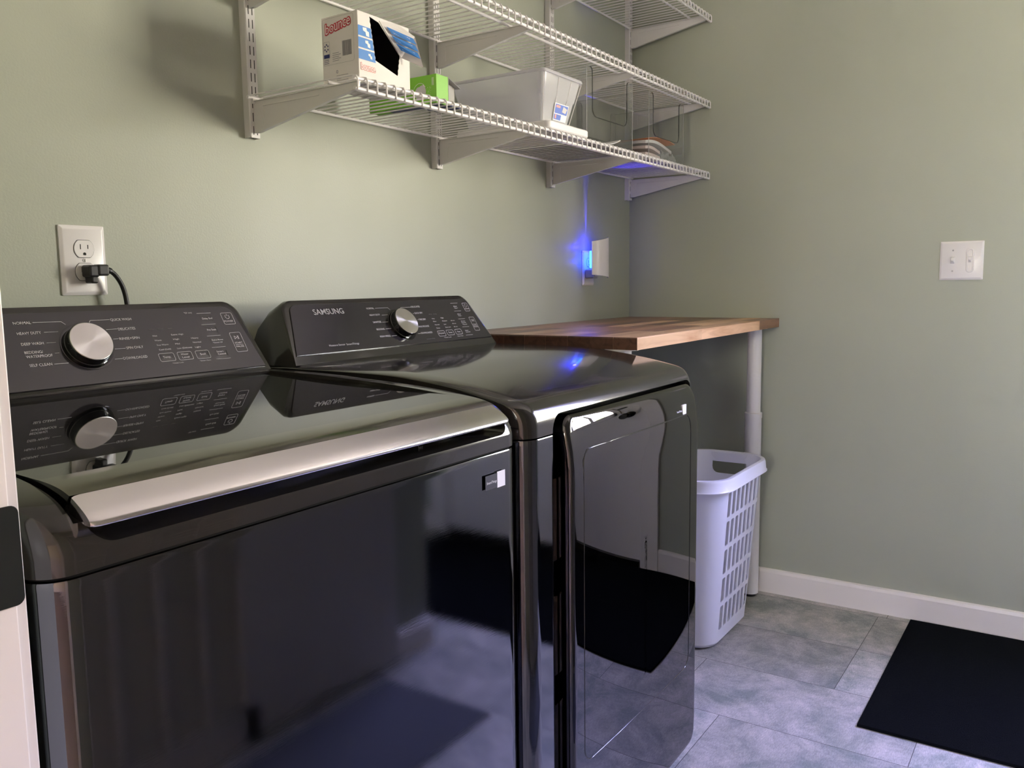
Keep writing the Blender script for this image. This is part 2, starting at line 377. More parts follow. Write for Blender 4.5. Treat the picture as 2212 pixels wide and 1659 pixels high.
for y0, y1 in ((GY0, -1.87), (-1.79, GY1)):
    lf.box(xa+.012, xb-.012, y0, y1, .24, .84); 
    q = [(y0, .24, 0), (y1, .24, 0), (y1, .84, 0), (y0, .84, 0)]
    rings = []
    for ins, dx in ((0, 0), (.018, .010), (.03, .010), (.05, .003)):
        rings.append([(xa+dx, y0+ins, .24+ins), (xa+dx, y1-ins, .24+ins), (xa+dx, y1-ins, .84-ins), (xa+dx, y0+ins, .84-ins)])
    lf.loft(rings)
leaf = struct(lf.build('door_leaf', M['trim'], dr))
struct(MB().box(XR-.012, XR+.12, DY0-.002, DY1+.002, 0, .0225).build('threshold', M['knob'], dr))
gm = MB()
for r0, r1, r2, r3 in ((GY0-.02, GY0+.02, GZ0-.02, GZ1+.02), (GY1-.02, GY1+.02, GZ0-.02, GZ1+.02), (GY0, GY1, GZ0-.02, GZ0+.02), (GY0, GY1, GZ1-.02, GZ1+.02)):
    gm.box(xa-.012, xa+.004, r0, r1, r2, r3)
for k in (1, 2):
    yy = GY0+(GY1-GY0)*k/3; gm.box(xa, xa+.012, yy-.013, yy+.013, GZ0, GZ1)
    zz = GZ0+(GZ1-GZ0)*k/3; gm.box(xa, xa+.012, GY0, GY1, zz-.013, zz+.013)
struct(gm.build('window_grid', M['trim'], dr))
struct(MB().box(XR+.03, XR+.036, GY0, GY1, GZ0, GZ1).build('pane', M['pane'], dr))
struct(MB().lathe([(.0, .0), (.032, 0), (.030, .008), (.012, .012), (.012, .035), (.026, .045), (.031, .06), (.024, .074), (0, .078)], (xa, DY1-.07, .93), (-1, 0, 0), (0, 1, 0), 24).build('door_knob', M['knob'], dr, smooth=50))
struct(MB().lathe([(.0, .0), (.030, 0), (.027, .014), (0, .016)], (xa, DY1-.07, 1.07), (-1, 0, 0), (0, 1, 0), 24).build('deadbolt', M['knob'], dr, smooth=50))

# doorway jamb beside the camera
jb = MB(); jb.box(-.17, -.059, -.778, -.760, 0, 2.06).box(-.060, -.0508, -.7745, -.715, 0, 2.07).box(-.185, -.17, -.7745, -.70, 0, 2.07)
jb.box(-.17, -.059, -1.608, -1.59, 0, 2.06).box(-.060, -.0508, -1.655, -1.5935, 0, 2.07).box(-.17, -.059, -1.6, -.77, 2.04, 2.06)
jamb = struct(jb.build('door_2', M['trim'], bevel=.0012))
# ---------------------------------------------------------------- shelving
SZ = {'lower': 1.4279, 'middle': 1.6645, 'upper': 1.9452}   # height of the lip's lower rod
SD = .3032
XS = (.8145, 1.3994, 1.9589, 2.500)
def wire_shelf(key, x0, x1, label):
    zl = SZ[key]; zt = zl+.0225          # axis of top long rods
    t = thing('wire_shelf', label, 'shelf', (x0, -.016, zt+.004), 'white wire shelves')
    rod = MB()
    for y, z in ((-.016, zt-.0015), (-.155, zt-.0035), (-SD+.003, zt-.0035), (-SD, zl), (-.236, zt-.0035)):
        if y == -.155: continue
        rod.tube([(x0, y, z), (x1, y, z)], .0034 if y != -SD else .0036, 10)
    rod.build('support_rod', M['wire'], t, smooth=50)
    cw = MB(); n = int((x1-x0-.006)/.0254); sp = (x1-x0-.008)/n
    for i in range(n+1):
        x = x0+.004+i*sp
        cw.tube([(x, -.012, zt+.0012), (x, -SD+.008, zt+.0012), (x, -SD-.0005, zt-.0005), (x, -SD-.0038, zt-.006), (x, -SD-.0042, zl-.003)], .00165, 6)
    o = cw.build('cross_wire', M['wire'], t, smooth=50); o['kind'] = 'stuff'
    return t
wire_shelf('lower', .800, XR-.006, 'lowest white wire shelf, holding the cartons and the clear bins')
wire_shelf('middle', .800, XR-.006, 'middle white wire shelf, empty, just above the clear bins')
wire_shelf('upper', .800, XR-.006, 'top white wire shelf at the upper edge of the photo')

where = ('first from the left, beside the white carton', 'second from the left, behind the lime green carton', 'third from the left, behind the frosted tub', 'at the right, in the wall corner')
for i, x in enumerate(XS):
    t = thing('wall_standard', 'white slotted shelf upright, '+where[i], 'shelf standard', (x, 0, 1.3717), 'slotted uprights')
    w2 = .0125; z0, z1 = 1.3717, 2.42; dp = .018
    ch = MB()
    prof = [(-w2, 0), (-w2, -dp+.002), (-w2+.002, -dp), (w2-.002, -dp), (w2, -dp+.002), (w2, 0), (w2-.0015, 0), (w2-.0015, -dp+.0015), (-w2+.0015, -dp+.0015), (-w2+.0015, 0)]
    ch.loft([[(x+a, b-.0002, z) for a, b in prof] for z in (z0, z1)])
    ch.build('channel', M['bracket'], t)
    sl = MB(); z = z0+.006
    while z < 2.1:
        for dx in (-.0045, .0045): sl.box(x+dx-.0009, x+dx+.0009, -dp-.0004, -dp+.001, z, z+.0165)
        z += .0254*1.0
    sl.build('slots', M['dark'], t)
for key in ('lower', 'middle', 'upper'):
    for i, x in enumerate(XS):
        zt = SZ[key]+.0225-.0075
        zb = zt-.062
        t = thing('shelf_bracket', 'white tapered steel bracket under the %s wire shelf, on the %s upright' % ({'lower': 'lowest', 'middle': 'middle', 'upper': 'top'}[key], ('leftmost', 'second', 'third', 'corner')[i]), 'bracket', (x, -.018, zb), 'shelf brackets')
        pf = [(-.0185, zb), (-.030, zb), (-SD+.012, zt-.014), (-SD+.002, zt-.010), (-SD+.001, zt), (-.0185, zt)]
        mb = MB(); mb.prism(pf, lambda y, z: (x-.0018, y, z), lambda y, z: (x+.0018, y, z))
        # rolled lower flange and upper flange
        mb.loft([[(x+dx, y, z+dz) for dx, dz in ((-.0045, 0), (.0045, 0), (.0045, .0018), (-.0045, .0018))] for y, z in ((-.022, zb), (-.032, zb), (-SD+.012, zt-.0145))])
        mb.box(x-.004, x+.004, -SD+.004, -.02, zt-.0015, zt)
        # pressed rib
        mb.tube([(x-.0018, -.045, zb+.014), (x-.0018, -.045, zt-.012), (x-.0018, -.20, zt-.012)], .0012, 6)
        mb.build('blade', M['bracket'], t, bevel=.0004, bseg=1)
        MB().box(x-.006, x+.006, -.0215, -.0182, zt-.006, zt+.004).build('hook', M['bracket'], t)

# ---------------------------------------------------------------- appliances
def prof_solid(P, zb, x0, x1, r, steps=10, kz=.10):
    """extrude side profile P [(y,z)] along x with rounded ends of radius r; points at z==zb stay there"""
    rings = []
    offs = [(x0+r*(1-math.sin(a)), r*(1-math.cos(a))) for a in [PI/2*k/steps for k in range(steps+1)]]
    offs = [(x0+r*(1-math.cos(a)), r*(1-math.sin(a))) for a in [PI/2*k/steps for k in range(steps+1)]]
    seq = [(xx, d) for xx, d in offs]
    seq += [(x0+r+.003, 0), (x1-r-.003, 0)]
    seq += [(x1-(xx-x0), d) for xx, d in reversed(offs)]
    for xx, d in seq:
        Q = offset_poly(P, d) if d > 1e-6 else P
        rings.append([(xx, q[0], (zb if abs(P[i][1]-zb) < 1e-6 else P[i][1]+(q[1]-P[i][1])*kz)) for i, q in enumerate(Q)])
    mb = MB(); mb.loft(rings); return mb
def smooth_curve(pts, n=4):
    out = []
    for i in range(len(pts)-1):
        p0 = Vector(pts[max(i-1, 0)]); p1 = Vector(pts[i]); p2 = Vector(pts[i+1]); p3 = Vector(pts[min(i+2, len(pts)-1)])
        for k in range(n):
            t = k/n; out.append(tuple(.5*((2*p1)+(-p0+p2)*t+(2*p0-5*p1+4*p2-p3)*t*t+(-p0+3*p1-3*p2+p3)*t**3)))
    out.append(tuple(pts[-1])); return out
A32 = math.radians(32)
def face_map(y0, z0):
    up_ = Vector((0, math.sin(A32), math.cos(A32))); nn = Vector((0, -math.cos(A32), math.sin(A32)))
    return lambda u, v, l=0: tuple(Vector((u, y0, z0))+up_*v+nn*l)
def cabinet(x0, x1, yf, yb, z0, z1, r, bulge, mat_, parent, name='cabinet'):
    pl = []
    n = 8
    for k in range(n+1): a = PI+PI/2*k/n; pl.append((x0+r+math.cos(a)*r, yf+r+math.sin(a)*r))
    xm = [x0+r+.003]+[(x0+r)+(x1-x0-2*r)*k/16 for k in range(1, 16)]+[x1-r-.003]
    for x in xm: tt = (x-(x0+x1)/2)/((x1-x0)/2-r); pl.append((x, yf-bulge*(1-tt*tt)))
    for k in range(n+1): a = -PI/2+PI/2*k/n; pl.append((x1-r+math.cos(a)*r, yf+r+math.sin(a)*r))
    pl += [(x1, yb), (x0, yb)]
    mb = MB(); b = .0025
    def ins(d): return offset_poly(pl, d)
    mb.loft([[(x, y, z0) for x, y in pl], [(x, y, z0+.006) for x, y in pl], [(x, y, z1-b-.006) for x, y in pl], [(x, y, z1-b) for x, y in pl], [(x, y, z1-b*.3) for x, y in ins(b*.3)], [(x, y, z1) for x, y in ins(b)]])
    return mb.build(name, mat_, parent, smooth=35)

# ---- washer
WX0, WX1 = -.020, .667
wm = thing('washing_machine', 'dark top-loading washer in the foreground with a black glass lid and chrome handle', 'washing machine', (.324, -.40, 0))
cab = cabinet(WX0, WX1, -.7330, -.05, .025, .8455, .030, .0003, M['steel'], wm)
for fx in (WX0+.05, WX1-.05):
    for fy in (-.69, -.10): MB().lathe([(0, 0), (.022, 0), (.022, .012), (.010, .014), (.010, .027), (0, .027)], (fx, fy, 0), (0, 0, 1), (1, 0, 0), 20).build('foot', M['blackpl'], wm)
top = smooth_curve([(-.20, .9352), (-.35, .9335), (-.45, .9292), (-.55, .9238), (-.64, .9152), (-.686, .907), (-.711, .8955), (-.7255, .8810), (-.7318, .868), (-.7328, .860), (-.7330, .8485)], 4)
P = [(-.05, .8485), (-.05, .9352)]+[q for q in top]
cov = prof_solid(P, .8485, WX0, WX1, .028).build('top_cover', M['cover'], wm, smooth=40)
cov_w = world_loc(cov)
lidcurve = [(-.240, .9312), (-.66, .9168)]
def cutter(mb):
    o = mb.build('cutter', M['cover']); return o
well = cutter(MB().prism([(y, z-.016) for y, z in lidcurve]+[(-.70, .888), (-.78, .884), (-.78, 1.0), (-.240, 1.0)], lambda y, z: (.016, y, z), lambda y, z: (.634, y, z)))
rc = rrect(.0235, .8675, .640, .93, .02, 6, (.020, .002, .002, .024))
cav = cutter(MB().prism(rc, lambda x, z: (x, -.80, z), lambda x, z: (x, -.665, z)))
# the parent offset must be respected while cutting: bring cutters into the same world frame
boolean(cov, [well, cav]); shade(cov.data, 32)
cabinet(WX0+.0035, WX1-.0035, -.7295, -.06, .8440, .8500, .027, .0001, M['dark'], wm, 'seam')
# lid
lid = thing('lid', '', '', (.325, -.45, .92)); del lid['label']; del lid['category']; lid.parent = wm; lid.location = lid.location-wm.location
lc = [(-.2425, .9296), (-.2440, .9306), (-.663, .9162)]
gl = MB(); th = .010
LX0, LX1 = .0195, .6310
gl.prism([q for q in lc]+[(y, z-th) for y, z in reversed(lc)], lambda y, z: (LX0, y, z), lambda y, z: (LX1, y, z))
gl.build('glass_panel', M['glass'], lid, smooth=30)
st = smooth_curve([(-.663, .9164), (-.680, .9152), (-.698, .9126), (-.7115, .9085)], 4)
MB().prism(st+[(-.700, .893), (-.66, .898), (-.66, .908), (-.663, .908)], lambda y, z: (LX0, y, z), lambda y, z: (LX1, y, z)).build('front_strip', M['steel_d'], lid, smooth=30)
hc = smooth_curve([(-.7115, .9083), (-.722, .9025), (-.732, .8962), (-.7385, .8905), (-.7405, .8870), (-.7385, .8845), (-.730, .8850)], 4)
hb = MB(); hp = hc+[(-.705, .893)]
hr = []
for xx, d in ((LX0+.001, .006), (LX0+.004, .002), (LX0+.009, 0), (LX1-.009, 0), (LX1-.004, .002), (LX1-.001, .006)):
    c0 = Vector((-.722, .896)); hr.append([(xx, c0.x+(q[0]-c0.x)*(1-d*18), c0.y+(q[1]-c0.y)*(1-d*18)) for q in hp])
hb.loft(hr); hb.build('handle', M['chrome'], lid, smooth=50)['label'] = 'satin chrome handle along the front of the lid'
# control consoles
def console(root, xc, y0, z0, hb_, ht, vt, yb, zb_top, panel_v0, name='control_console'):
    F = face_map(y0, z0)
    con = thing(name, '', '', (xc, y0, z0)); del con['label']; del con['category']; con.parent = root; con.location = con.location-root.location
    # outline with rounded top corners
    def outline(hbm, htm, v0, v1, r):
        pts = [(xc-hbm, v0), (xc+hbm, v0)]
        for sgn in (1, -1):
            cx, cv = xc+sgn*(htm-r*.80), v1-r
            for k in range(9):
                a = (math.radians(15)+math.radians(75)*k/8) if sgn == 1 else (math.radians(90)+math.radians(75)*k/8)
                pts.append((cx+math.cos(a)*r, cv+math.sin(a)*r))
        return pts
    o0 = outline(hb_, ht, -.004, vt, .030)
    body = MB()
    front = [F(u, v, 0) for u, v in o0]
    inn = [F(u, v, -.006) for u, v in outline(hb_+.001, ht+.004, -.004, vt+.0035, .032)]
    f2 = [F(u, v, .0006) for u, v in outline(hb_-.004, ht-.004, -.002, vt-.004, .027)]
    zf = [F(u, v, 0) for u, v in outline(hb_, ht, -.004, vt, .030)]
    hmax = F(0, vt, 0)[2]
    back = []
    for (u, v), q in zip(o0, front):
        tz = (q[2]-z0)/(hmax-z0); back.append((xc+(u-xc)*1.02, yb, z0-.003+max(tz, 0)*(zb_top-z0)))
    mid = []
    for (u, v), q, b_ in zip(o0, inn, back):
        y_m = q[1]*.45+b_[1]*.55; mid.append((q[0]*.4+b_[0]*.6, y_m, q[2]*.55+b_[2]*.45+.004*max(0, (q[2]-z0)/(hmax-z0))))
    body.loft([f2, front, inn, mid, back]); body.build('housing', M['cover'], con, smooth=45)
    pn = MB(); pp = outline(hb_-.010, ht-.012, panel_v0, vt-.011, .020)
    pn.loft([[F(u, v, .0005) for u, v in pp], [F(u, v, .0024) for u, v in pp], [F(u, v, .0030) for u, v in offset_poly(pp, .0008)]])
    pn.build('control_panel', M['panel'], con, smooth=30)
    return con, F
def dial(con, F, u, v, r=.0325, ring=.0395, h=.016, ink=None):
    c = Vector(F(u, v, .003)); n_ = Vector(F(0, 0, 1))-Vector(F(0, 0, 0)); xx = Vector((1, 0, 0))
    MB().lathe([(ring, 0), (ring, .0006), (ring-.002, .0010), (ring-.004, .0004), (0.001, .0003)], c, n_, xx, 64).build('dial_ring', M['door_gl'], con, smooth=30)
    MB().lathe([(r+.0025, 0), (r+.0022, .003), (r+.001, .0035), (r+.0006, h-.002), (r, h-.0008), (r-.0012, h)], c, n_, xx, 64).build('dial', M['glass'], con, smooth=30)
    # cap built in local coordinates so the spun anisotropy follows its axis
    cap = MB(); N = 96; rings = []
    for rr, hh in ((r-.0006, -.0012), (r-.0006, -.0002), (r-.0014, .0003), (r*.6, .00035), (r*.25, .00035), (.0006, .00035)):
        rings.append([(math.cos(2*PI*k/N)*rr, math.sin(2*PI*k/N)*rr, hh) for k in range(N)])
    cap.loft(rings)
    o = cap.build('dial_cap', M['spun'], None, smooth=25)
    o['label'] = 'spun metal face of the dial'
    yy = n_.cross(xx); w = c+n_*(h)
    o.parent = con; o.matrix_world = Matrix(((xx.x, yy.x, n_.x, w.x), (xx.y, yy.y, n_.y, w.y), (xx.z, yy.z, n_.z, w.z), (0, 0, 0, 1)))
    bpy.context.view_layer.update()
    pw = world_loc(con); o.matrix_parent_inverse = Matrix.Identity(4)
    lm = Matrix(((xx.x, yy.x, n_.x, w.x-pw.x), (xx.y, yy.y, n_.y, w.y-pw.y), (xx.z, yy.z, n_.z, w.z-pw.z), (0, 0, 0, 1)))
    o.matrix_basis = lm
    # pointer mark on the dial's side
    MB().box(-.0004, .0004, 0, .0004, 0, .001)
WT = [('NORMAL', .2615, .1078, .0247), ('HEAVY DUTY', .2615, .0907, .0333), ('DEEP WASH', .2615, .0733, .0312), ('BEDDING/', .2615, .0596, .0259), ('WATERPROOF', .2615, .0527, .0371), ('SELF CLEAN', .2615, .0387, .0315),
      ('QUICK WASH', .407, .1065, .0348), ('DELICATES', .4131, .0893, .0289), ('RINSE+SPIN', .4087, .0721, .0339), ('SPIN ONLY', .4135, .0553, .0288), ('DOWNLOADED', .4019, .0377, .0402)]
WL = [[(.2886, .1098), (.3297, .1094), (.3349, .1038)], [(.2992, .0928), (.3199, .0928)], [(.2969, .0752), (.3104, .0752)], [(.3028, .0576), (.3092, .0577)], [(.2959, .0401), (.3166, .0401)],
      [(.4057, .109), (.3744, .109), (.3718, .1055)], [(.412, .0918), (.3936, .0918)], [(.4074, .0745), (.3985, .0745)], [(.4122, .0571), (.3947, .0571)], [(.4011, .0397), (.3879, .0397)]]
WT2 = [('*(3 sec)', .5406, .1141, .015, .0026), ('Delay End', .5712, .1012, .0202, .0034), ('Pre Soak', .5711, .0788, .0184, .0032), ('Extra Rinse', .5716, .0587, .0224, .003), ('*Sound Off', .5715, .0539, .0195, .0024), ('Smart', .5708, .036, .0137, .0032), ('Control', .5712, .0311, .0159, .0032),
       ('POWER', .6131, .0938, .0185, .0032), ('START', .6149, .0497, .016, .0032), ('PAUSE', .6151, .0425, .0159, .0032), ('Hot', .4661, .0741, .0078, .0026), ('Warm', .4659, .0655, .0122, .0026), ('Eco Warm', .4667, .057, .0206, .0026), ('Cool (Cold)', .4669, .0484, .0214, .0026),
       ('Extra High', .4998, .0741, .0225, .0027), ('High', .4998, .0655, .0107, .0027), ('Mid', .4998, .0568, .0084, .0027), ('Low (Delicate)', .5, .0484, .0275, .0027), ('Heavy', .5335, .0653, .0138, .0027), ('Normal', .5335, .0572, .0157, .0027), ('Light', .5335, .048, .0109, .0028),
       ('Temp.', .4684, .034, .0143, .0036), ('Water', .5017, .0368, .0143, .0031), ('Level', .5023, .0311, .0131, .0031), ('Soil', .5372, .0338, .0105, .0035), ('*Child Lock', .4803, .0225, .0205, .0019), ('*Smart Care', .5309, .0222, .022, .002)]
WT3 = [('Wash', .4635, .0864, .01, .0019), ('Rinse', .4804, .0864, .0095, .002), ('Spin', .4983, .0865, .0077, .002)]
WL2 = [[(.5646, .1134), (.5928, .1134)], [(.5646, .0910), (.5929, .0910)], [(.5653, .0685), (.5929, .0685)], [(.5652, .046), (.5927, .046)], [(.5635, .0234), (.5929, .0234)], [(.6148, .0477), (.6313, .0477)]]
WRR = [(.6114, .0887, .635, .1125), (.6117, .0333, .635, .0723), (.4616, .0278, .4894, .0428), (.4953, .0275, .5224, .0427), (.5292, .0269, .5557, .0425)]
L3 = .0034
def icons(mb, F, uc, vc, uc2, vc2):
    # power symbol
    pts = [(uc+math.cos(math.radians(90+a))*.0042, vc+math.sin(math.radians(90+a))*.0042) for a in range(40, 321, 20)]
    put_line(mb, pts, .0007, F, L3); put_line(mb, [(uc, vc+.0012), (uc, vc+.0055)], .0007, F, L3)
    # play / pause symbol
    put_ring(mb, [(uc2-.0045, vc2-.0035), (uc2+.001, vc2), (uc2-.0045, vc2+.0035)], .0006, F, L3)
    for d in (.0025, .0042): put_line(mb, [(uc2+d, vc2-.0035), (uc2+d, vc2+.0035)], .0007, F, L3)
con, F = console(wm, .324, -.20, .937, .345, .325, .1375, -.045, 1.010, .002)
pm = MB()
for t_ in WT: put_text(pm, t_[0], t_[1], t_[2], t_[3], .0043, F, L3)
for l_ in WL: put_line(pm, l_, .0006, F, L3)
pm.build('cycle_lettering', M['print'], con, fix=False); pm = MB()
for l_ in WL2: put_line(pm, l_, .0006, F, L3)
for t_ in WT2: put_text(pm, *t_, F, L3)
for q in WRR: put_ring(pm, rrect(*q, .003, 4), .0006, F, L3)
icons(pm, F, .6232, .1045, .6232, .0620)
pm.build('option_lettering', M['print'], con, fix=False)
dm = MB()
for t_ in WT3: put_text(dm, *t_, F, L3)
dm.build('dim_lettering', M['print_dim'], con, fix=False)
for (a, b, c, d) in ((.566, .0925, .592, .1085), (.566, .0700, .592, .0860), (.566, .0478, .592, .0640), (.566, .0252, .592, .0420), (.4635, .0290, .4875, .0416), (.4970, .0287, .5207, .0415), (.5308, .0282, .5540, .0413)):
    MB().loft([[F(u, v, .0029) for u, v in rrect(a, b, c, d, .002, 3)], [F(u, v, .0033) for u, v in rrect(a+.003, b+.004, c-.003, d-.001, .002, 3)]]).build('touch_button', M['panel'], con)
dial(con, F, .354, .065)
# label on washer front and lettering in the handle recess
lb = MB(); lb.box(.5755, .6035, -.7362, -.7358, .7975, .8175); 
sb = lb.build('label_sticker', mat('label_dark', (.035, .037, .05), .5), wm); sb['label'] = 'small dark label with a white end'
MB().box(.6035, .6225, -.7364, -.7358, .7965, .8190).build('label_end', M['print_w'], sb)
tx = MB(); FX = lambda u, v, l=0: (u, -.7364-l, v)
put_text(tx, 'SmartThings', .578, .8055, .0235, .0034, FX, .0002); tx.build('label_text', M['print_w'], sb, fix=False)
dc = MB(); FR = lambda u, v, l=0: (u, -.666-l, v)
dc.box(.535, .560, -.668, -.6655, .8745, .8835); dcl = dc.build('detergent_jet_sensor', M['door_gl'], wm)
tx = MB(); put_text(tx, 'Jet', .517, .8755, .010, .006, FR, .001); tx.build('recess_lettering', M['print'], wm, fix=False)

# ---- dryer
DX0, DX1 = .735, 1.4185
dy = thing('dryer', 'dark clothes dryer right of the washer, glossy front door and chrome dial', 'dryer', (1.077, -.38, 0))
dcab = cabinet(DX0, DX1, -.7005, -.05, .022, .8355, .034, .001, M['steel'], dy)
top = smooth_curve([(-.18, .9330), (-.35, .9325), (-.44, .9300), (-.52, .9225), (-.585, .9135), (-.655, .8990), (-.678, .8915), (-.6895, .8835), (-.6962, .8725), (-.7000, .8570), (-.7008, .8375)], 4)
P = [(-.05, .8375), (-.05, .9330)]+top
dpm = prof_solid(P, .8375, DX0, DX1, .034)
dpm.v = [(x, y, z-.003*max(0, (abs(x-1.0768)-.27)/.07)**2*max(0, (z-.8375)/.0955)) for x, y, z in dpm.v]
dcov = dpm.build('top_cover', M['cover'], dy, smooth=40)
def dcut():
    rc = rrect(.812, .040, 1.3935, .868, .03, 6, (.006, .022, .030, .006))
    return cutter(MB().prism(rc, lambda x, z: (x, -.80, z), lambda x, z: (x, -.668, z)))
boolean(dcov, [dcut()]); shade(dcov.data, 32)
dcab.data.materials.append(M['blackpl'])
c_ = dcut(); c_.data.materials.clear(); c_.data.materials.append(M['blackpl']); boolean(dcab, [c_]); shade(dcab.data, 32)
MB().box(.813, 1.393, -.670, -.664, .041, .867).build('door_recess', M['blackpl'], dy)
for z in (.23, .42, .62): MB().box(.818, .834, -.695, -.668, z, z+.14).build('hinge', M['steel_d'], dy, bevel=.002)
for fx in (DX0+.05, DX1-.05):
    for fy in (-.66, -.10): MB().lathe([(0, 0), (.022, 0), (.022, .012), (.010, .014), (.010, .024), (0, .024)], (fx, fy, 0), (0, 0, 1), (1, 0, 0), 20).build('foot', M['blackpl'], dy)
# door: bowed slab
dx0, dx1, dz0, dz1 = .8365, 1.3880, .048, .8620
def dsurf(x, z):
    t = (x-(dx0+dx1)/2)/((dx1-dx0)/2)
    y = -.7265+.0045*abs(t)**3.2
    d = max(0, z-.755); R = .34
    y += d*d/(2*R)
    d = max(0, .12-z); y += d*d/(2*.9)
    return y
def redge(d, r=.009):
    return 0 if d >= r else r-math.sqrt(max(0, r*r-(r-d)**2))
rings = []; NS = 26
def ringpts(d):
    r0 = .030; r = max(r0-d, .0004); x0, x1, z0, z1 = dx0+d, dx1-d, dz0+d, dz1-d; out = []
    cs = ((x1-r, z0+r, -PI/2), (x1-r, z1-r, 0), (x0+r, z1-r, PI/2), (x0+r, z0+r, PI))
    for i, (cx, cz, a0) in enumerate(cs):
        for k in range(7): a = a0+PI/2*k/6; out.append((cx+math.cos(a)*r, cz+math.sin(a)*r))
        nx = cs[(i+1) % 4]; a1 = a0+PI/2; e = out[-1]; s_ = (nx[0]+math.cos(nx[2])*r, nx[1]+math.sin(nx[2])*r)
        for k in range(1, NS): out.append((e[0]+(s_[0]-e[0])*k/NS, e[1]+(s_[1]-e[1])*k/NS))
    return out
rings.append([(x, -.680, z) for x, z in ringpts(0.004)]); rings.append([(x, -.682, z) for x, z in ringpts(0)])
for d in (0, .0008, .002, .004, .0065, .009, .014, .02, .03, .045, .065, .09, .12, .15, .18, .21, .24, .265, .281):
    rings.append([(x, dsurf(x, z)+redge(d), z) for x, z in ringpts(d)])
db = MB(); db.loft(rings)
ddoor = db.build('door', M['door_gl'], dy, smooth=35)
tr = MB(); path = rrect(.8740, .2480, 1.338, .8015, .026, 8)
pp = []
for i in range(len(path)):
    a, b = path[i], path[(i+1) % len(path)]; L_ = math.dist(a, b); n = max(1, int(L_/.02))
    pp += [(a[0]+(b[0]-a[0])*k/n, a[1]+(b[1]-a[1])*k/n) for k in range(n)]
pp.append(pp[0])
tr.tube([(x, dsurf(x, z)+.0004, z) for x, z in pp], .0012, 6, caps=False)
tr.build('panel_seam', M['cover'], ddoor, smooth=60)
sb = MB().box(1.3005, 1.3185, -.7215, -.7155, .8035, .8235).build('label_end', M['print_w'], ddoor)
tx = MB(); put_text(tx, 'SmartThings', 1.270, .8105, .027, .0036, lambda u, v, l=0: (u, dsurf(u, v)-l, v), .0006); tx.build('label_text', M['print_w'], ddoor, fix=False)
con2, F2 = console(dy, 1.068, -.185, .935, .327, .292, .1365, -.055, 1.010, .014)
DT = [('NORMAL', .9945, .1077, .0235, .004), ('HEAVY DUTY', .9945, .0912, .0322, .004), ('SANITIZE', .9945, .0734, .0249, .004), ('BEDDING', .9945, .0558, .025, .004), ('PERM PRESS', .9945, .038, .0325, .004),
      ('DELICATES', 1.1398, .1066, .0296, .0042), ('QUICK DRY', 1.1406, .0899, .0284, .0042), ('TIME DRY', 1.1445, .0726, .0247, .0042), ('WRINKLE RELEASE', 1.1197, .0547, .0487, .0042), ('DOWNLOADED', 1.1295, .0379, .0394, .0042),
      ('POWER', 1.3341, .0945, .0170, .0034), ('START', 1.3333, .0497, .0160, .0034), ('PAUSE', 1.3333, .0432, .0160, .0034), ('Very', 1.1911, .0736, .0098, .0027), ('More', 1.1911, .0659, .0103, .0027), ('Normal', 1.1911, .0571, .0158, .0027), ('Damp', 1.1911, .0482, .0122, .0027),
      ('High', 1.2242, .0738, .0101, .0029), ('Medium', 1.2242, .0655, .0177, .0027), ('Low', 1.2242, .0566, .0084, .0027), ('Extra Low', 1.2242, .0484, .0201, .0027), ('60 min', 1.2564, .0651, .0142, .0025), ('40 min', 1.2564, .057, .0143, .0025), ('20 min', 1.2564, .0484, .0137, .0025),
      ('Adjust', 1.2935, .1033, .0135, .003), ('Time +', 1.2935, .0983, .0146, .003), ('Adjust', 1.2935, .0814, .0136, .003), ('Time -', 1.2935, .0766, .0153, .003), ('Wrinkle', 1.2935, .0614, .0166, .0028), ('Prevent', 1.2935, .0571, .0172, .0028), ('*Sound', 1.2935, .0523, .0173, .0028), ('Smart', 1.2915, .0355, .0129, .003), ('Control', 1.2915, .0311, .0168, .003),
      ('Dryness', 1.19, .0337, .0200, .0040), ('Temp', 1.225, .0336, .0149, .0040), ('Time', 1.2585, .0336, .0126, .0040), ('*Child Lock', 1.2009, .0224, .0276, .0022), ('*Smart Care', 1.2521, .0227, .0219, .0022), ('Moisture Sensor', .8416, .0277, .0439, .0042), ('SmartThings', .8888, .0271, .0357, .0042)]
DT3 = [('Dry', 1.1888, .0859, .0102, .0022), ('Cooling', 1.2038, .0857, .0128, .0022), ('Sensor Dry', 1.1381, .0227, .0296, .0024)]
DL = [[(1.0212, .1092), (1.0614, .1092), (1.0657, .1035)], [(1.0315, .0917), (1.0506, .0917)], [(1.0221, .0742), (1.0409, .0742)], [(1.0227, .0573), (1.04, .0573)], [(1.0303, .0394), (1.0469, .0394)], [(1.1398, .1083), (1.1042, .1083), (1.0998, .1048)], [(1.138, .0912), (1.1343, .0912)], [(1.1431, .0744), (1.1397, .0744)], [(1.128, .0393), (1.1179, .0393)],
      [(1.2883, .1135), (1.316, .1135)], [(1.2883, .0914), (1.3147, .0914)], [(1.2881, .0693), (1.3143, .0693)], [(1.288, .047), (1.3149, .047)], [(1.2858, .0242), (1.3131, .0242)], [(1.3333, .0480), (1.349, .0480)]]
DRR = [(1.3320, .0894, 1.3520, .1129), (1.3311, .0341, 1.3515, .0728), (1.1867, .0275, 1.213, .0419), (1.2193, .0281, 1.2454, .0423), (1.2524, .0284, 1.2772, .0425)]
pm = MB()
for t_ in DT[:10]: put_text(pm, *t_, F2, L3)
for l_ in DL[:9]: put_line(pm, l_, .0006, F2, L3)
pm.build('cycle_lettering', M['print'], con2, fix=False); pm = MB()
for t_ in DT[-2:]: put_text(pm, *t_, F2, L3)
pm.build('feature_lettering', M['print'], con2, fix=False); pm = MB()
for t_ in DT[10:-2]: put_text(pm, *t_, F2, L3)
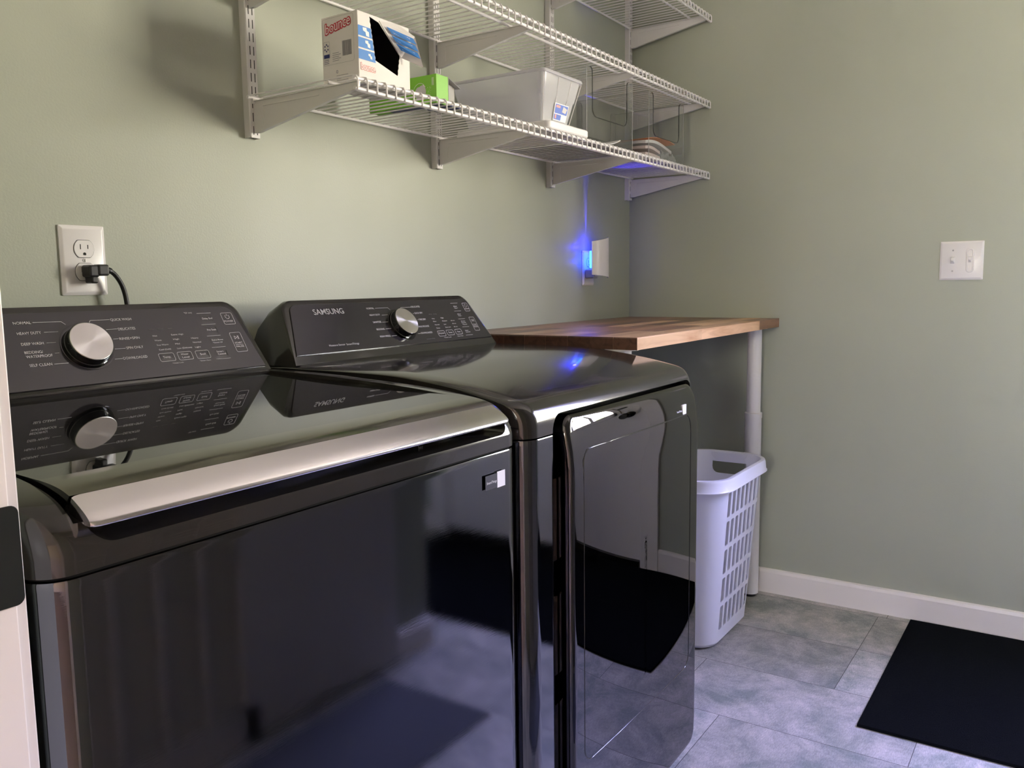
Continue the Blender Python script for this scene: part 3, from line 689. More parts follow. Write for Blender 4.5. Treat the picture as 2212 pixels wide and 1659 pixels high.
for l_ in DL[9:]: put_line(pm, l_, .0006, F2, L3)
for q in DRR: put_ring(pm, rrect(*q, .003, 4), .0007, F2, L3)
icons(pm, F2, 1.3418, .1050, 1.3413, .0630)
pm.build('option_lettering', M['print'], con2, fix=False)
dm = MB()
for t_ in DT3[:2]: put_text(dm, *t_, F2, L3)
dm.build('dim_lettering', M['print_dim'], con2, fix=False)
dm = MB(); put_text(dm, *DT3[2], F2, L3); dm.build('dim_lettering', M['print_dim'], con2, fix=False)
dm = MB(); put_text(dm, 'SAMSUNG', .8413, .1006, .083, .0125, F2, L3, bold=.012); dm.build('maker_lettering', M['print_logo'], con2, fix=False)
dial(con2, F2, 1.0805, .0645, h=.018)

# ---------------------------------------------------------------- wall outlet, plug and cord
def plate(t, mb_f, w, h, d=.006):
    rings = []
    for ins, dd in ((0, 0), (0, d*.4), (.004, d*.85), (.006, d)):
        rings.append([mb_f(*q, dd) for q in rrect(-w/2+ins, -h/2+ins, w/2-ins, h/2-ins, .002, 3)])
    return MB().loft(rings).build('cover_plate', M['white_pl'], t, smooth=25)
def duplex(xc, zc, label, group=None, faces=(1, -1)):
    t = thing('wall_outlet', label, 'outlet', (xc, 0, zc), group)
    Fp = lambda u, v, l: (xc+u, -.0002-l, zc+v)
    plate(t, Fp, .0785, .1155)
    for s in faces:
        vc = s*.0190
        pts = []
        for k in range(40):
            a = 2*PI*k/40; u = math.cos(a)*.0172; v = math.sin(a)*.0172; v = max(-.0142, min(.0142, v)); pts.append((u, v+vc))
        MB().loft([[Fp(u, v, .0055) for u, v in pts], [Fp(u, v, .0072) for u, v in pts], [Fp(u, v, .0076) for u, v in offset_poly(pts, .0006)]]).build('receptacle', M['white_pl'], t, smooth=25)
        rg = MB(); put_ring(rg, offset_poly(pts, -.0007), .0007, Fp, .0063)
        for du, hh in ((-.0065, .0042), (.0062, .0034)): put_poly(rg, [(du-.0008, vc+.0035-hh), (du+.0008, vc+.0035-hh), (du+.0008, vc+.0035+hh), (du-.0008, vc+.0035+hh)], Fp, .0078)
        put_poly(rg, [(math.cos(a)*.0028, vc-.0085+max(-.002, math.sin(a)*.0028)) for a in [2*PI*k/16 for k in range(16)]], Fp, .0078)
        rg.build('slots', M['dark'], t, fix=False)
    MB().lathe([(.0032, 0), (.003, .001), (0, .0013)], (xc, -.0062, zc), (0, -1, 0), (1, 0, 0), 16).build('screw', M['white_pl'], t, smooth=30)
    s_ = MB(); put_poly(s_, [(-.0004, -.0028), (.0004, -.0028), (.0004, .0028), (-.0004, .0028)], Fp, .0078); s_.build('screw_slot', M['dark'], t, fix=False)
    return t
OX, OZ = .4523, 1.1265
duplex(OX, OZ, 'white duplex outlet on the green wall above the washer, black cord plugged in')
pg = thing('power_plug', 'black angled plug and cord in the lower socket of the outlet above the washer', 'plug', (.4523, -.008, 1.1070))
pb = MB(); pb.box(.444, .462, -.034, -.0082, 1.0985, 1.1185)
pb.build('plug_body', M['blackpl'], pg, bevel=.0035, bseg=3)
MB().box(.449, .461, -.030, -.0082, 1.088, 1.105).build('ground_pin_housing', M['blackpl'], pg, bevel=.003, bseg=3)
MB().box(.458, .478, -.036, -.016, 1.1005, 1.1195).build('cord_block', M['blackpl'], pg, bevel=.0035, bseg=3)
cp = smooth_curve([(.472, -.027, 1.110), (.484, -.027, 1.1085), (.495, -.028, 1.098), (.504, -.029, 1.080), (.509, -.029, 1.055), (.510, -.028, 1.02), (.508, -.026, .95), (.50, -.025, .85)], 6)
MB().tube(cp, [.0055 if i < 7 else .0040 for i in range(len(cp))], 12).build('cord', M['blackpl'], pg, smooth=60)

# night light on a second outlet
NX, NZ = 2.2075, 1.1265
duplex(NX, NZ, 'white outlet plate near the corner, mostly hidden by the glowing blue night light')
nl = thing('night_light', 'white plug-in night light glowing blue, on the wall near the corner', 'night light', (NX, -.008, 1.13))
MB().box(NX-.030, NX+.002, -.040, -.0082, 1.092, 1.122).build('plug_body', mat('nl_grey', (.30, .30, .33), .4), nl, bevel=.004, bseg=3)
NLX = NX-.040
sh = MB(); outer = []; inner = []
for k in range(13):
    a = math.radians(-52+104*k/12); outer.append((NLX+.042+math.sin(a)*.072, -.016-math.cos(a)*.052)); 
prof2 = outer+[(x*1.0+(NLX+.042-x)*.05, y+.003) for x, y in reversed(outer)]
def ztop(x): 
    f = (x-(NLX-.012))/.10; return 1.213+.017*min(1, max(0, f))
def zbot(x):
    f = (x-(NLX-.012))/.10; return 1.104-.010*min(1, max(0, f))
sh.loft([[(x, y, zbot(x)) for x, y in prof2], [(x, y, ztop(x)) for x, y in prof2]]); sh.build('shade', M['white_pl'], nl, smooth=40)
MB().box(NX-.022, NX+.020, -.050, -.038, 1.100, 1.195).build('back_shell', mat('nl_white', (.7, .7, .75), .4), nl, bevel=.003)
MB().box(NX-.034, NX+.000, -.036, -.026, 1.126, 1.183).build('led_window', M['led'], nl, bevel=.002)
def point(name, loc, e, col, rad=.005, spot=None, rot=None, blend=.3):
    l = bpy.data.lights.new(name, 'SPOT' if spot else 'POINT'); l.energy = e; l.color = col; l.shadow_soft_size = rad
    if spot: l.spot_size = spot; l.spot_blend = blend
    o = bpy.data.objects.new(name, l); COL.objects.link(o); o.location = loc
    if rot: o.rotation_euler = rot
    put(o, nl); return o
point('lamp_glow', (NX-.026, -.024, 1.198), .24, (.03, .025, 1), .006)
point('lamp_side', (NX-.054, -.020, 1.150), .06, (.02, .03, 1), .006)
point('lamp_beam', (NX-.010, -.006, 1.190), 22, (.04, .04, 1), .0008, math.radians(12), (PI, 0, 0), 1)
point('lamp_up', (NX-.010, -.060, 1.222), 4.5, (.05, .03, 1), .004, math.radians(40), (PI+.42, 0, 0), .8)

M['screw'] = mat('screw_grey', (.45, .43, .44), .4)
# light switch on the right wall
SWY, SWZ = -1.0905, 1.1285
sw = thing('light_switch', 'white two-gang wall switch plate on the right wall', 'light switch', (XR, SWY, SWZ))
Fs = lambda u, v, l: (XR-.0002-l, SWY-u, SWZ+v)
plate(sw, Fs, .116, .114)
MB().loft([[Fs(u, v, .0055) for u, v in rrect(-.0285, -.009, -.0175, .012, .001, 2)], [Fs(u, v, .0075) for u, v in rrect(-.0275, -.008, -.0185, .011, .001, 2)], [Fs(u, v, .016) for u, v in rrect(-.0265, .0, -.0195, .009, .001, 2)]]).build('toggle', M['white_pl'], sw)
MB().loft([[Fs(u, v, .0055) for u, v in rrect(.012, -.036, .034, .036, .0105, 8)], [Fs(u, v, .0082) for u, v in rrect(.013, -.035, .033, .035, .0098, 8)], [Fs(u, v, .0082) for u, v in rrect(.016, -.032, .030, .032, .0068, 8)], [Fs(u, v, .0070) for u, v in rrect(.017, -.031, .029, .031, .006, 8)]]).build('dimmer_frame', M['white_pl'], sw, smooth=30)
MB().loft([[Fs(u, v, .0065) for u, v in rrect(.019, -.006, .027, .012, .001, 2)], [Fs(u, v, .015) for u, v in rrect(.020, .002, .026, .010, .001, 2)]]).build('slider', M['white_pl'], sw)
for u, v in ((-.023, .0305), (-.023, -.0305), (.023, .024), (.023, -.024)): MB().lathe([(.0026, 0), (.0024, .0008), (0, .001)], Fs(u, v, .0060), (-1, 0, 0), (0, 1, 0), 14).build('screw', M['screw'], sw)

# strike plate on the jamb
spn = [( -.100, .860), (-.0545, .860), (-.0545, .9255), (-.100, .9255)]
stp = MB(); r_ = rrect(-.104, .8545, -.0540, .9275, .006, 5)
stp.loft([[(x, -.7786, z) for x, z in r_], [(x, -.7798, z) for x, z in r_]])
stp.build('strike_plate', mat('black_strike', (.014, .017, .016), .35, metal=.2), jamb, bevel=.0004, bseg=1)['label'] = 'black metal strike plate'

# louvred closet door in the opposite wall (seen as a reflection in the washer)
gb = MB(); cols = [(.462, .552), (.567, .657), (.672, .762), (.777, .865)]
gb.box(.42, cols[0][0], -1.66, -1.640, .01, 2.03).box(cols[-1][1], .905, -1.66, -1.640, .01, 2.03).box(.42, .905, -1.66, -1.640, .01, .10).box(.42, .905, -1.66, -1.640, 1.93, 2.03)
for a, b in zip(cols[:-1], cols[1:]): gb.box(a[1], b[0], -1.66, -1.642, .10, 1.93)
gb.box(1.335, 1.405, -1.66, -1.642, 0, 2.1).box(.35, 1.335, -1.66, -1.642, 2.035, 2.1).box(.905, 1.33, -1.66, -1.640, .02, 2.03)
ld = struct(gb.build('door_3', M['grille']))
rg_ = MB().box(.45, 1.305, -1.60, -1.25, .0003, .006).build('floor_runner', mat('grey_runner', (.085, .09, .11), .9))
tag(rg_, 'grey runner on the floor before the washer, seen only as its reflection', 'rug')
for a, b in cols:
    gs = MB()
    for k in range(74):
        z = .102+k*.0247; gs.add([(a, -1.644, z), (b, -1.644, z), (b, -1.659, z+.016), (a, -1.659, z+.016), (a, -1.644, z+.002), (b, -1.644, z+.002), (b, -1.659, z+.018), (a, -1.659, z+.018)], [(0, 1, 2, 3), (7, 6, 5, 4), (0, 4, 5, 1), (2, 6, 7, 3)])
    struct(gs.build('louvre_panel', M['grille'], ld))

# ---------------------------------------------------------------- worktop and legs
CX0, CX1, CY, CZ = 1.432, XR-.001, -.5545, .951
ct = MB(); rows = 9; pitch = .0616
for r_i in range(rows):
    ya = CY+pitch*r_i; yb = min(ya+pitch, -.001) if r_i < rows-1 else -.001
    if r_i == 0: cuts = [CX0, 1.831, 2.320, CX1]; ms = [0, 0, 2]
    else:
        cuts = [CX0]; x = CX0+random.uniform(.15, .45)
        while x < CX1-.12: cuts.append(x); x += random.uniform(.28, .52)
        cuts.append(CX1); ms = [random.choice((0, 1, 1, 1, 2)) for _ in cuts[1:]]
    for i in range(len(cuts)-1):
        a, b = cuts[i], cuts[i+1]; c = .0006; zb, zt = CZ-.0285, CZ
        k = len(ct.v)
        y0, y1 = ya+c*.3, yb-c*.3
        vs = [(a, y0, zb), (b, y0, zb), (b, y1, zb), (a, y1, zb)]
        e = .003 if i == 0 else .0003; ef = .0015 if r_i == 0 else .0004
        ct.v += vs+[(a, y0, zt-e if i == 0 else zt-.0004), (b, y0, zt-.0004), (b, y1, zt-.0004), (a, y1, zt-(e if i == 0 else .0004)), (a+e, y0+ef, zt), (b-.0003, y0+ef, zt), (b-.0003, y1-.0004, zt), (a+e, y1-.0004, zt)]
        for f, m_ in (((0, 3, 2, 1), ms[i]), ((0, 1, 5, 4), ms[i]), ((1, 2, 6, 5), ms[i]), ((2, 3, 7, 6), ms[i]), ((3, 0, 4, 7), 3 if i == 0 else ms[i]),
                      ((8, 9, 10, 11), ms[i]), ((4, 5, 9, 8), ms[i]), ((5, 6, 10, 9), ms[i]), ((6, 7, 11, 10), ms[i]), ((7, 4, 8, 11), 3 if i == 0 else ms[i])):
            ct.f.append([k+q for q in f]); ct.mi.append(m_)
tb0 = thing('corner_table', 'butcher-block wooden worktop on white legs, in the corner right of the dryer', 'table', (1.98, -.277, 0))
ct.build('tabletop', WOODS, tb0, fix=False)
for lx, ly in ((2.462, -.494), (1.475, -.494)):
    t = bpy.data.objects.new('leg', None); COL.objects.link(t); t.location = (lx, ly, 0); t.empty_display_size = .05; t['label'] = 'white telescopic leg'; put(t, tb0)
    MB().lathe([(0, .0), (.020, 0), (.021, .010), (.0, .012)], (lx, ly, 0), (0, 0, 1), (1, 0, 0), 28).build('foot', M['blackpl'], t, smooth=40)
    MB().lathe([(0, .011), (.0275, .011), (.0275, .618), (.0290, .620), (.0290, .636), (.0265, .638), (0, .638)], (lx, ly, 0), (0, 0, 1), (1, 0, 0), 32).build('lower_tube', M['white_pl'], t, smooth=40)
    MB().lathe([(0, .6), (.0232, .6), (.0232, CZ-.034), (.040, CZ-.033), (.040, CZ-.029), (0, CZ-.029)], (lx, ly, 0), (0, 0, 1), (1, 0, 0), 32).build('upper_tube', M['white_pl'], t, smooth=40)

# ---------------------------------------------------------------- laundry basket
bk = thing('laundry_basket', 'tall white slotted plastic laundry basket on the floor under the worktop', 'laundry basket', (2.13, -.455, 0))
bx0, bx1, by0, by1, bz = 1.935, 2.290, -.552, -.352, 0
tx0, tx1, ty0, ty1, tz = 1.890, 2.345, -.585, -.325, .515
def bsec(f, d=0, r=None):
    a = [bx0+(tx0-bx0)*f+d, by0+(ty0-by0)*f+d, bx1+(tx1-bx1)*f-d, by1+(ty1-by1)*f-d]
    return rrect(a[0], a[1], a[2], a[3], max(.004, (.070+.018*f)-d), 8)
rings = []
rings.append([(x, y, .0) for x, y in bsec(0, .020)]); rings.append([(x, y, .004) for x, y in bsec(0, .008)]); rings.append([(x, y, .014) for x, y in bsec(0, 0)])
for f in (.25, .5, .75, .92, 1): rings.append([(x, y, .014+(tz-.014)*f) for x, y in bsec(f, 0)])
rings.append([(x, y, tz) for x, y in bsec(1, .0030)])
for f in (.92, .75, .5, .25, 0.02): rings.append([(x, y, .014+(tz-.014)*f) for x, y in bsec(f, .0030)])
rings.append([(x, y, .006) for x, y in bsec(0, .023)])
bb = MB().loft(rings).build('basket_body', M['basket'], bk, smooth=40)
cs = MB()
for row in range(5):
    for c in range(8):
        zc0 = .052+row*.0865; zc1 = zc0+.073
        fz = zc0/tz; xa0 = 1.990+(-.012)*(fz)+c*(.0365+.0024*fz)+.004
        rings2 = []
        pl = rrect(xa0, zc0, xa0+.024, zc1, .005, 3)
        cs.prism(pl, lambda x, z: (x, -.70, z), lambda x, z: (x, -.455, z))
        cs.prism(pl, lambda x, z: (x, -.450, z), lambda x, z: (x, -.25, z))
hs = MB(); hp = rrect(-.515, .446, -.400, .488, .006, 4, (.02, .003, .003, .02))
hs.prism(hp, lambda y, z: (1.85, y, z), lambda y, z: (2.45, y, z))
boolean(bb, [cutter(cs), cutter(hs)]); shade(bb.data, 30)
rm = MB(); rr_ = []
def rsec(d): return [(x, y) for x, y in offset_poly(bsec(1, 0), d)]
for d, z in ((.003, tz-.001), (.0025, tz+.004), (-.002, tz+.006), (-.010, tz+.004), (-.013, tz-.004), (-.015, tz-.026), (-.018, tz-.029), (-.018, tz-.031), (-.013, tz-.031), (-.011, tz-.006), (-.0002, tz-.002)):
    rr_.append([(x, y, z) for x, y in rsec(d)])
rm.loft(rr_, caps=False); rm.f += [[i, (i+1) % 36, (len(rr_)-1)*36+(i+1) % 36, (len(rr_)-1)*36+i] for i in range(36)]; rm.mi += [0]*36
rm.build('rim', M['basket'], bk, smooth=40)
for sx_ in (tx1-.006, tx0+.002):
    MB().box(sx_, sx_+.006, -.520, -.395, .484, .516).build('handle_strap', M['basket'], bk, bevel=.001)

# door mat
mt = MB(); ys = -.998; n = 92; w_ = (.352)*1.0
mm = []
y0, y1 = 1.735, 2.497; nr = 130
pr_ = [(y0, 0), (y1, 0)]
for i in range(nr*2, -1, -1):
    y = y0+(y1-y0)*i/(nr*2); pr_.append((y, .0055 if i % 2 else .0075))
mt.prism(pr_, lambda y, z: (y, -2.34, z+.0002), lambda y, z: (y, -.998, z+.0002))
mo = mt.build('door_mat', mat('black_ribbed_mat', (.0065, .0075, .0095), .95, spec=.05, bump=(900, .8, .003, (1, 1, 1))))
tag(mo, 'black ribbed floor mat along the right wall in front of the door', 'mat')

# ---------------------------------------------------------------- things on the lower shelf
DK = SZ['lower']+.0225+.0028      # top of the cross wires
# dryer sheet carton with torn opening
bc = thing('dryer_sheet_carton', 'white carton of dryer sheets with a torn-open front, leftmost on the lowest shelf', 'carton', (.925, -.216, DK), 'cartons on the shelf')
ax0, ax1, ay0, ay1, az0, az1 = .854, .999, -.264, -.171, DK+.0002, 1.5815
Wd = ax1-ax0; H = az1-az0
FF = lambda u, v, l=0: (ax0+u, ay0-l, az0+v)
# front sheet with hole
hole = [(.032, .1235), (.058, .118), (.116, .070), (.108, .030), (.046, .047)]
jag = []
for i in range(len(hole)):
    a, b = hole[i], hole[(i+1) % len(hole)]; n = 16 if i in (4,) else (8 if i == 2 else 1)
    for k in range(n):
        t_ = k/n; j = (.0007 if k % 2 else -.0007) if n > 1 else 0; jag.append((a[0]+(b[0]-a[0])*t_+j, a[1]+(b[1]-a[1])*t_))
cb = MB(); cb.box(ax0, ax1, ay0, ay1, az0, az1)
co = cb.build('carton', M['card_w'], bc, bevel=.0012)
ci = MB().box(ax0+.0012, ax1-.0012, ay0+.0012, ay1-.0012, az0+.0012, az1-.0012).build('cutter', M['blackpl'])  # carton's inner faces painted black in place of the shade inside
ch = cutter(MB().prism(jag, lambda u, v: FF(u, v, .01), lambda u, v: FF(u, v, -.01)))
co.data.materials.append(M['blackpl']); ch.data.materials.clear(); ch.data.materials.append(M['card_w']); boolean(co, [ci, ch])
fl = MB()
# flap torn open, hinged on the right of the hole and bent outwards
fp = [(.058, .1215, .001), (.118, .066, .002), (.1505, .050, .030), (.1415, .108, .018), (.10, .1235, .010)]
def fpt(u, v, l): return FF(u, v, l)
fl.add([fpt(*q) for q in fp]+[fpt(q[0]+.0004, q[1], q[2]-.0008) for q in fp], [(0, 1, 2, 3, 4), (9, 8, 7, 6, 5)]+[(i, (i+1) % 5, 5+(i+1) % 5, 5+i) for i in range(5)])
flo = fl.build('torn_flap', M['card_w'], co)
P0, P1, P4 = Vector(fpt(*fp[0])), Vector(fpt(*fp[1])), Vector(fpt(*fp[3]))
def FLP(s, t, l=0):   # s along flap width, t down along its hinge
    a = Vector(fpt(*fp[0])).lerp(Vector(fpt(*fp[1])), t); b = Vector(fpt(*fp[4])).lerp(Vector(fpt(*fp[2])), t) if False else Vector(fpt(*fp[3])).lerp(Vector(fpt(*fp[2])), t)
    q = a.lerp(b, s); n_ = (Vector(fpt(*fp[1]))-Vector(fpt(*fp[0]))).cross(Vector(fpt(*fp[3]))-Vector(fpt(*fp[0]))).normalized()
    if n_.y > 0: n_ = -n_
    return tuple(q+n_*(l+.0006))
sf = MB()
for t0, t1 in ((.10, .28), (.33, .51), (.56, .74)): sf.add([FLP(.12, t0, .0015), FLP(.90, t0, .0015), FLP(.96, t1, .0015), FLP(.18, t1, .0015)], [(0, 1, 2, 3)])
sf.build('flap_stripes', M['blue_ink'], flo, fix=False)
ftx = MB()
for i, s_ in enumerate(('LARGE / GRANDE', 'MEDIUM / MOYENNE', 'SMALL / PETITE')):
    tb = .235+i*.23; FL2 = lambda u, v, l=0, tb=tb: FLP(u, tb-v, l)
    put_text(ftx, s_, .26, 0, .52, .09, FL2, .0019)
ftx.build('flap_text', M['print_w'], flo, fix=False)
sp_ = MB()
for v0, v1 in ((.084, .102), (.063, .081), (.042, .060)):
    el_ = lambda v: .046+(.032-.046)*(v-.047)/(.1235-.047)
    put_poly(sp_, [(.0005, v0), (el_(v0)-.001, v0), (el_(v1)-.001, v1), (.0005, v1)], FF, .0004)
sp_.build('blue_stripes', M['blue_ink'], co, fix=False)
ic = MB()
for cx_, cv_, s_ in ((.021, .0925, 1.0), (.025, .0715, .8), (.031, .0505, .6)):
    put_poly(ic, [(cx_+a*s_*.009, cv_+b*s_*.008) for a, b in ((-.9, .9), (.2, 1), (.3, .4), (.9, .2), (1, -.9), (.1, -.8), (-.1, 0), (-.8, .2))], FF, .0006)
ic.build('shirt_icons', M['print_w'], co, fix=False)
FLs = lambda u, v, l=0: (ax0-l, ay1-u, az0+v)     # left end of the carton (faces the camera's left)
def logo(u, v, w, h, Fm, parent, red, slope=.10):
    G_ = lambda a, b, l=0: Fm(a, b+(a-u)*slope, l)
    m1 = MB()
    for q in range(8): put_text(m1, 'bounce', u+math.cos(q*PI/4)*w*.020, v+math.sin(q*PI/4)*w*.020, w, h, G_, .0005+q*.00001, bold=.03)
    m1.build("logo_outline", red, parent, fix=False)
    m2 = MB(); put_text(m2, 'bounce', u, v, w, h, G_, .0008, bold=.0); m2.build('logo_lettering', M['print_w'], parent, fix=False)
logo(.011, .096, .064, .0185, FLs, co, M['red_ink'], .16)
logo(.006, .024, .038, .0115, FF, co, M['pink_ink'], 0)
nk = MB(); put_ring(nk, rrect(.003, .040, .083, .1245, .004, 4), .0003, FLs, .0004)
random.seed(3); u = .053
while u < .076: w_b = random.choice((.0004, .0008, .0012)); put_poly(nk, [(u, .052), (u+w_b, .052), (u+w_b, .079), (u, .079)], FLs, .0005); u += w_b+random.choice((.0005, .0009))
for i in range(5): put_line(nk, [(.027, .060-i*.0035), (.027+(.022 if i % 2 else .017), .060-i*.0035)], .0008, FLs, .0005)
for i in range(5): put_line(nk, [(.036, .018-i*.003), (.036+(.030 if i != 2 else .012), .018-i*.003)], .0007, FLs, .0005)
nk.build('small_print', M['grey_ink'], co, fix=False)
nn = MB(); put_ring(nn, rrect(.004, .052, .020, .083, .002, 3), .0003, FLs, .0005)
for a in range(6):
    c0 = (.012+math.cos(a*PI/3+.5)*.0045, .072+math.sin(a*PI/3+.5)*.006); put_poly(nn, [(c0[0]+math.cos(b)*.0017, c0[1]+math.sin(b)*.0022) for b in (0, 1.6, 3.1, 4.7)], FLs, .0006)
put_poly(nn, [(.005, .0535), (.0195, .0535), (.0195, .0600), (.005, .0600)], FLs, .0006)
for i in range(3): put_line(nn, [(.005, .0495-i*.003), (.018, .0495-i*.003)], .0008, FLs, .0005)
nn.build('recycling_print', M['navy_ink'], co, fix=False)
nn = MB(); put_ring(nn, rrect(.036, .0225, .040, .028, .0015, 3), .0007, FLs, .0006); nn.build('small_emblem', M['navy_ink'], co, fix=False)

# lime green carton
gx0, gx1, gy0, gy1, gz1 = 1.083, 1.123, -.263, -.075, 1.5115
gc = thing('detergent_tablet_carton', 'small lime green open carton on the lowest shelf, between the white carton and the tub', 'carton', ((gx0+gx1)/2, -.17, DK), 'cartons on the shelf')
gbm = MB(); gbm.box(gx0, gx1, gy0, gy1, DK+.0002, gz1)
gbo = gbm.build('carton', M['green'], gc, bevel=.0006)
bl = MB(); bl.box(gx0+.0005, gx1-.0005, gy0+.004, gy1-.045, DK-.0002, DK+.0004); bl.build('base_print', M['navy_ink'], gbo)
gf = MB(); gf.add([(gx1+.0005, gy0, gz1), (gx1+.0005, gy0+.10, gz1), (gx1+.048, gy0+.10, gz1-.010), (gx1+.040, gy0-.002, gz1-.017), (gx1+.0005, gy0, gz1-.0008), (gx1+.0005, gy0+.10, gz1-.0008), (gx1+.048, gy0+.10, gz1-.0108), (gx1+.040, gy0-.002, gz1-.0178)],
                   [(0, 1, 2, 3), (7, 6, 5, 4), (0, 4, 5, 1), (1, 5, 6, 2), (2, 6, 7, 3), (3, 7, 4, 0)])
gf.box(gx1+.0008, gx1+.034, gy0+.010, gy0+.011, DK+.001, gz1-.012)
gf.box(gx1+.0005, gx1+.0015, gy0, gy1, DK+.001, gz1-.001)
gf.build('open_flap', M['grey_card'], gbo)
FG = lambda u, v, l=0: (gx0-l, gy1-u, DK+v)
gt = MB(); uc = .150
put_poly(gt, [(uc+math.cos(a)*.0105, .026+math.sin(a)*.0135) for a in [2*PI*k/24 for k in range(24)]], FG, .0005)
put_poly(gt, [(uc-.009+math.cos(a)*.0105, .024+math.sin(a)*.0130) for a in [2*PI*k/24 for k in range(24)]], FG, .0004)
gt.build('tablet_picture', M['tablet'], gbo, fix=False)
gw = MB(); pts = [(uc-.006+math.cos(math.radians(a))*.019, .022+math.sin(math.radians(a))*.022) for a in range(170, 45, -8)]
put_line(gw, pts, .0008, FG, .0005); e_ = pts[-1]; put_poly(gw, [(e_[0]-.003, e_[1]+.0035), (e_[0]+.004, e_[1]-.0045), (e_[0]-.004, e_[1]-.001)], FG, .0005)
random.seed(5)
for _ in range(34):
    a, b = uc+.012+random.random()*.012, .010+random.random()*.024; put_poly(gw, [(a, b), (a+.0006, b), (a+.0006, b+.0008), (a, b+.0008)], FG, .0005)
for i in range(3): put_line(gw, [(.177+i*.0022, .036), (.177+i*.0022, .052)], .0008, FG, .0005)
gw.build('white_print', M['print_w'], gbo, fix=False)
tag(MB().box(1.128, 1.168, -.262, -.20, DK, DK+.006).build('flat_packet', M['navy_ink'], bevel=.001), 'flat dark blue packet lying right of the lime green carton', 'packet')

# storage tub lid and tub
tl = rrect(1.468, -.300, 1.678, -.012, .018, 6)
lm_ = MB(); lm_.loft([[(x, y, z) for x, y in offset_poly(tl, d)] for d, z in ((.003, DK+.0002), (0, DK+.003), (0, DK+.016), (.003, DK+.019))])
tag(lm_.build('tub_lid', mat('white_lid_plastic', (.86, .84, .84), .35), smooth=40), 'white plastic lid lying flat under the frosted tub on the lowest shelf', 'lid')
tb_ = thing('storage_tub', 'frosted clear plastic storage tub with a blue label, standing on its white lid', 'storage tub', (1.563, -.155, DK+.019))
zt0, zt1 = DK+.0195, 1.5905
def tsec(f, d=0): return rrect(1.488+(1.449-1.488)*f+d, -.268+(-.296+.268)*f+d, 1.618+(1.642-1.618)*f-d, -.040+(.025)*f-d, .012+.006*f, 5)
rings = [[(x, y, zt0) for x, y in tsec(0, .006)], [(x, y, zt0+.005) for x, y in tsec(0, 0)], [(x, y, zt0+.060) for x, y in tsec(.50, 0)], [(x, y, zt0+.063) for x, y in tsec(.60, 0)], [(x, y, zt1-.006) for x, y in tsec(1, 0)]]
rin = [[(x, y, zt1-.006) for x, y in tsec(1, .0018)], [(x, y, zt0+.063) for x, y in tsec(.60, .0018)], [(x, y, zt0+.060) for x, y in tsec(.50, .0018)], [(x, y, zt0+.007) for x, y in tsec(0, .0018)], [(x, y, zt0+.002) for x, y in tsec(0, .008)]]
MB().loft(rings+rin).build('tub_body', M['tub'], tb_, smooth=35)
rmm = MB(); o1 = tsec(1, 0); rmr = [[(x, y, z) for x, y in offset_poly(o1, d)] for d, z in ((.0018, zt1-.006), (.0018, zt1), (-.005, zt1), (-.007, zt1-.003), (-.007, zt1-.008), (-.004, zt1-.008), (-.004, zt1-.004), (0, zt1-.005))]
rmm.loft(rmr, caps=False); nn_ = len(o1); rmm.f += [[i, (i+1) % nn_, 7*nn_+(i+1) % nn_, 7*nn_+i] for i in range(nn_)]; rmm.mi += [0]*nn_
M['tubrim'] = clear('frosted_rim', (.8, .8, .84), .2, .2, .65, (.85, .84, .88))
rmm.build('rim', M['tubrim'], tb_, smooth=35)
def tf(u, f, l=0): # front face of tub; u fraction across, f height fraction
    s = tsec(.0+f, 0); x0_, x1_ = 1.488+(1.449-1.488)*f, 1.618+(1.642-1.618)*f; return (x0_+(x1_-x0_)*u, -.268-.028*f-l-.0006, zt0+(zt1-.006-zt0)*f)
for u in (.02, .40, .72, .98): MB().tube([tf(u, .47 if .1 < u < .9 else .06), tf(u, .97)], .0011, 6).build('rib', M['white_pl'], tb_)
lbm = MB()
lbm.add([tf(.36, .10, .001), tf(.82, .10, .001), tf(.80, .46, .001), tf(.38, .46, .001)], [(0, 1, 2, 3)])
lo = lbm.build('label', M['print_w'], tb_, fix=False)
l2 = MB(); l2.add([tf(.39, .25, .0014), tf(.795, .25, .0014), tf(.785, .44, .0014), tf(.40, .44, .0014)], [(0, 1, 2, 3)]); l2.add([tf(.38, .12, .0014), tf(.62, .12, .0014), tf(.62, .23, .0014), tf(.385, .23, .0014)], [(0, 1, 2, 3)])
l2.build('label_blue', mat('label_blue', (.10, .18, .60), .5), lo, fix=False)
l3 = MB(); l3.add([tf(.42, .37, .0018), tf(.55, .37, .0018), tf(.545, .42, .0018), tf(.42, .42, .0018)], [(0, 1, 2, 3)]); l3.add([tf(.41, .14, .0018), tf(.46, .14, .0018), tf(.46, .22, .0018), tf(.41, .22, .0018)], [(0, 1, 2, 3)])
l3.build('label_red', M['pink_ink'], lo, fix=False)
l4 = MB(); l4.add([tf(.62, .30, .0018), tf(.74, .28, .0018), tf(.77, .38, .0018), tf(.64, .42, .0018)], [(0, 1, 2, 3)]); l4.build('label_picture', M['tablet'], lo, fix=False)

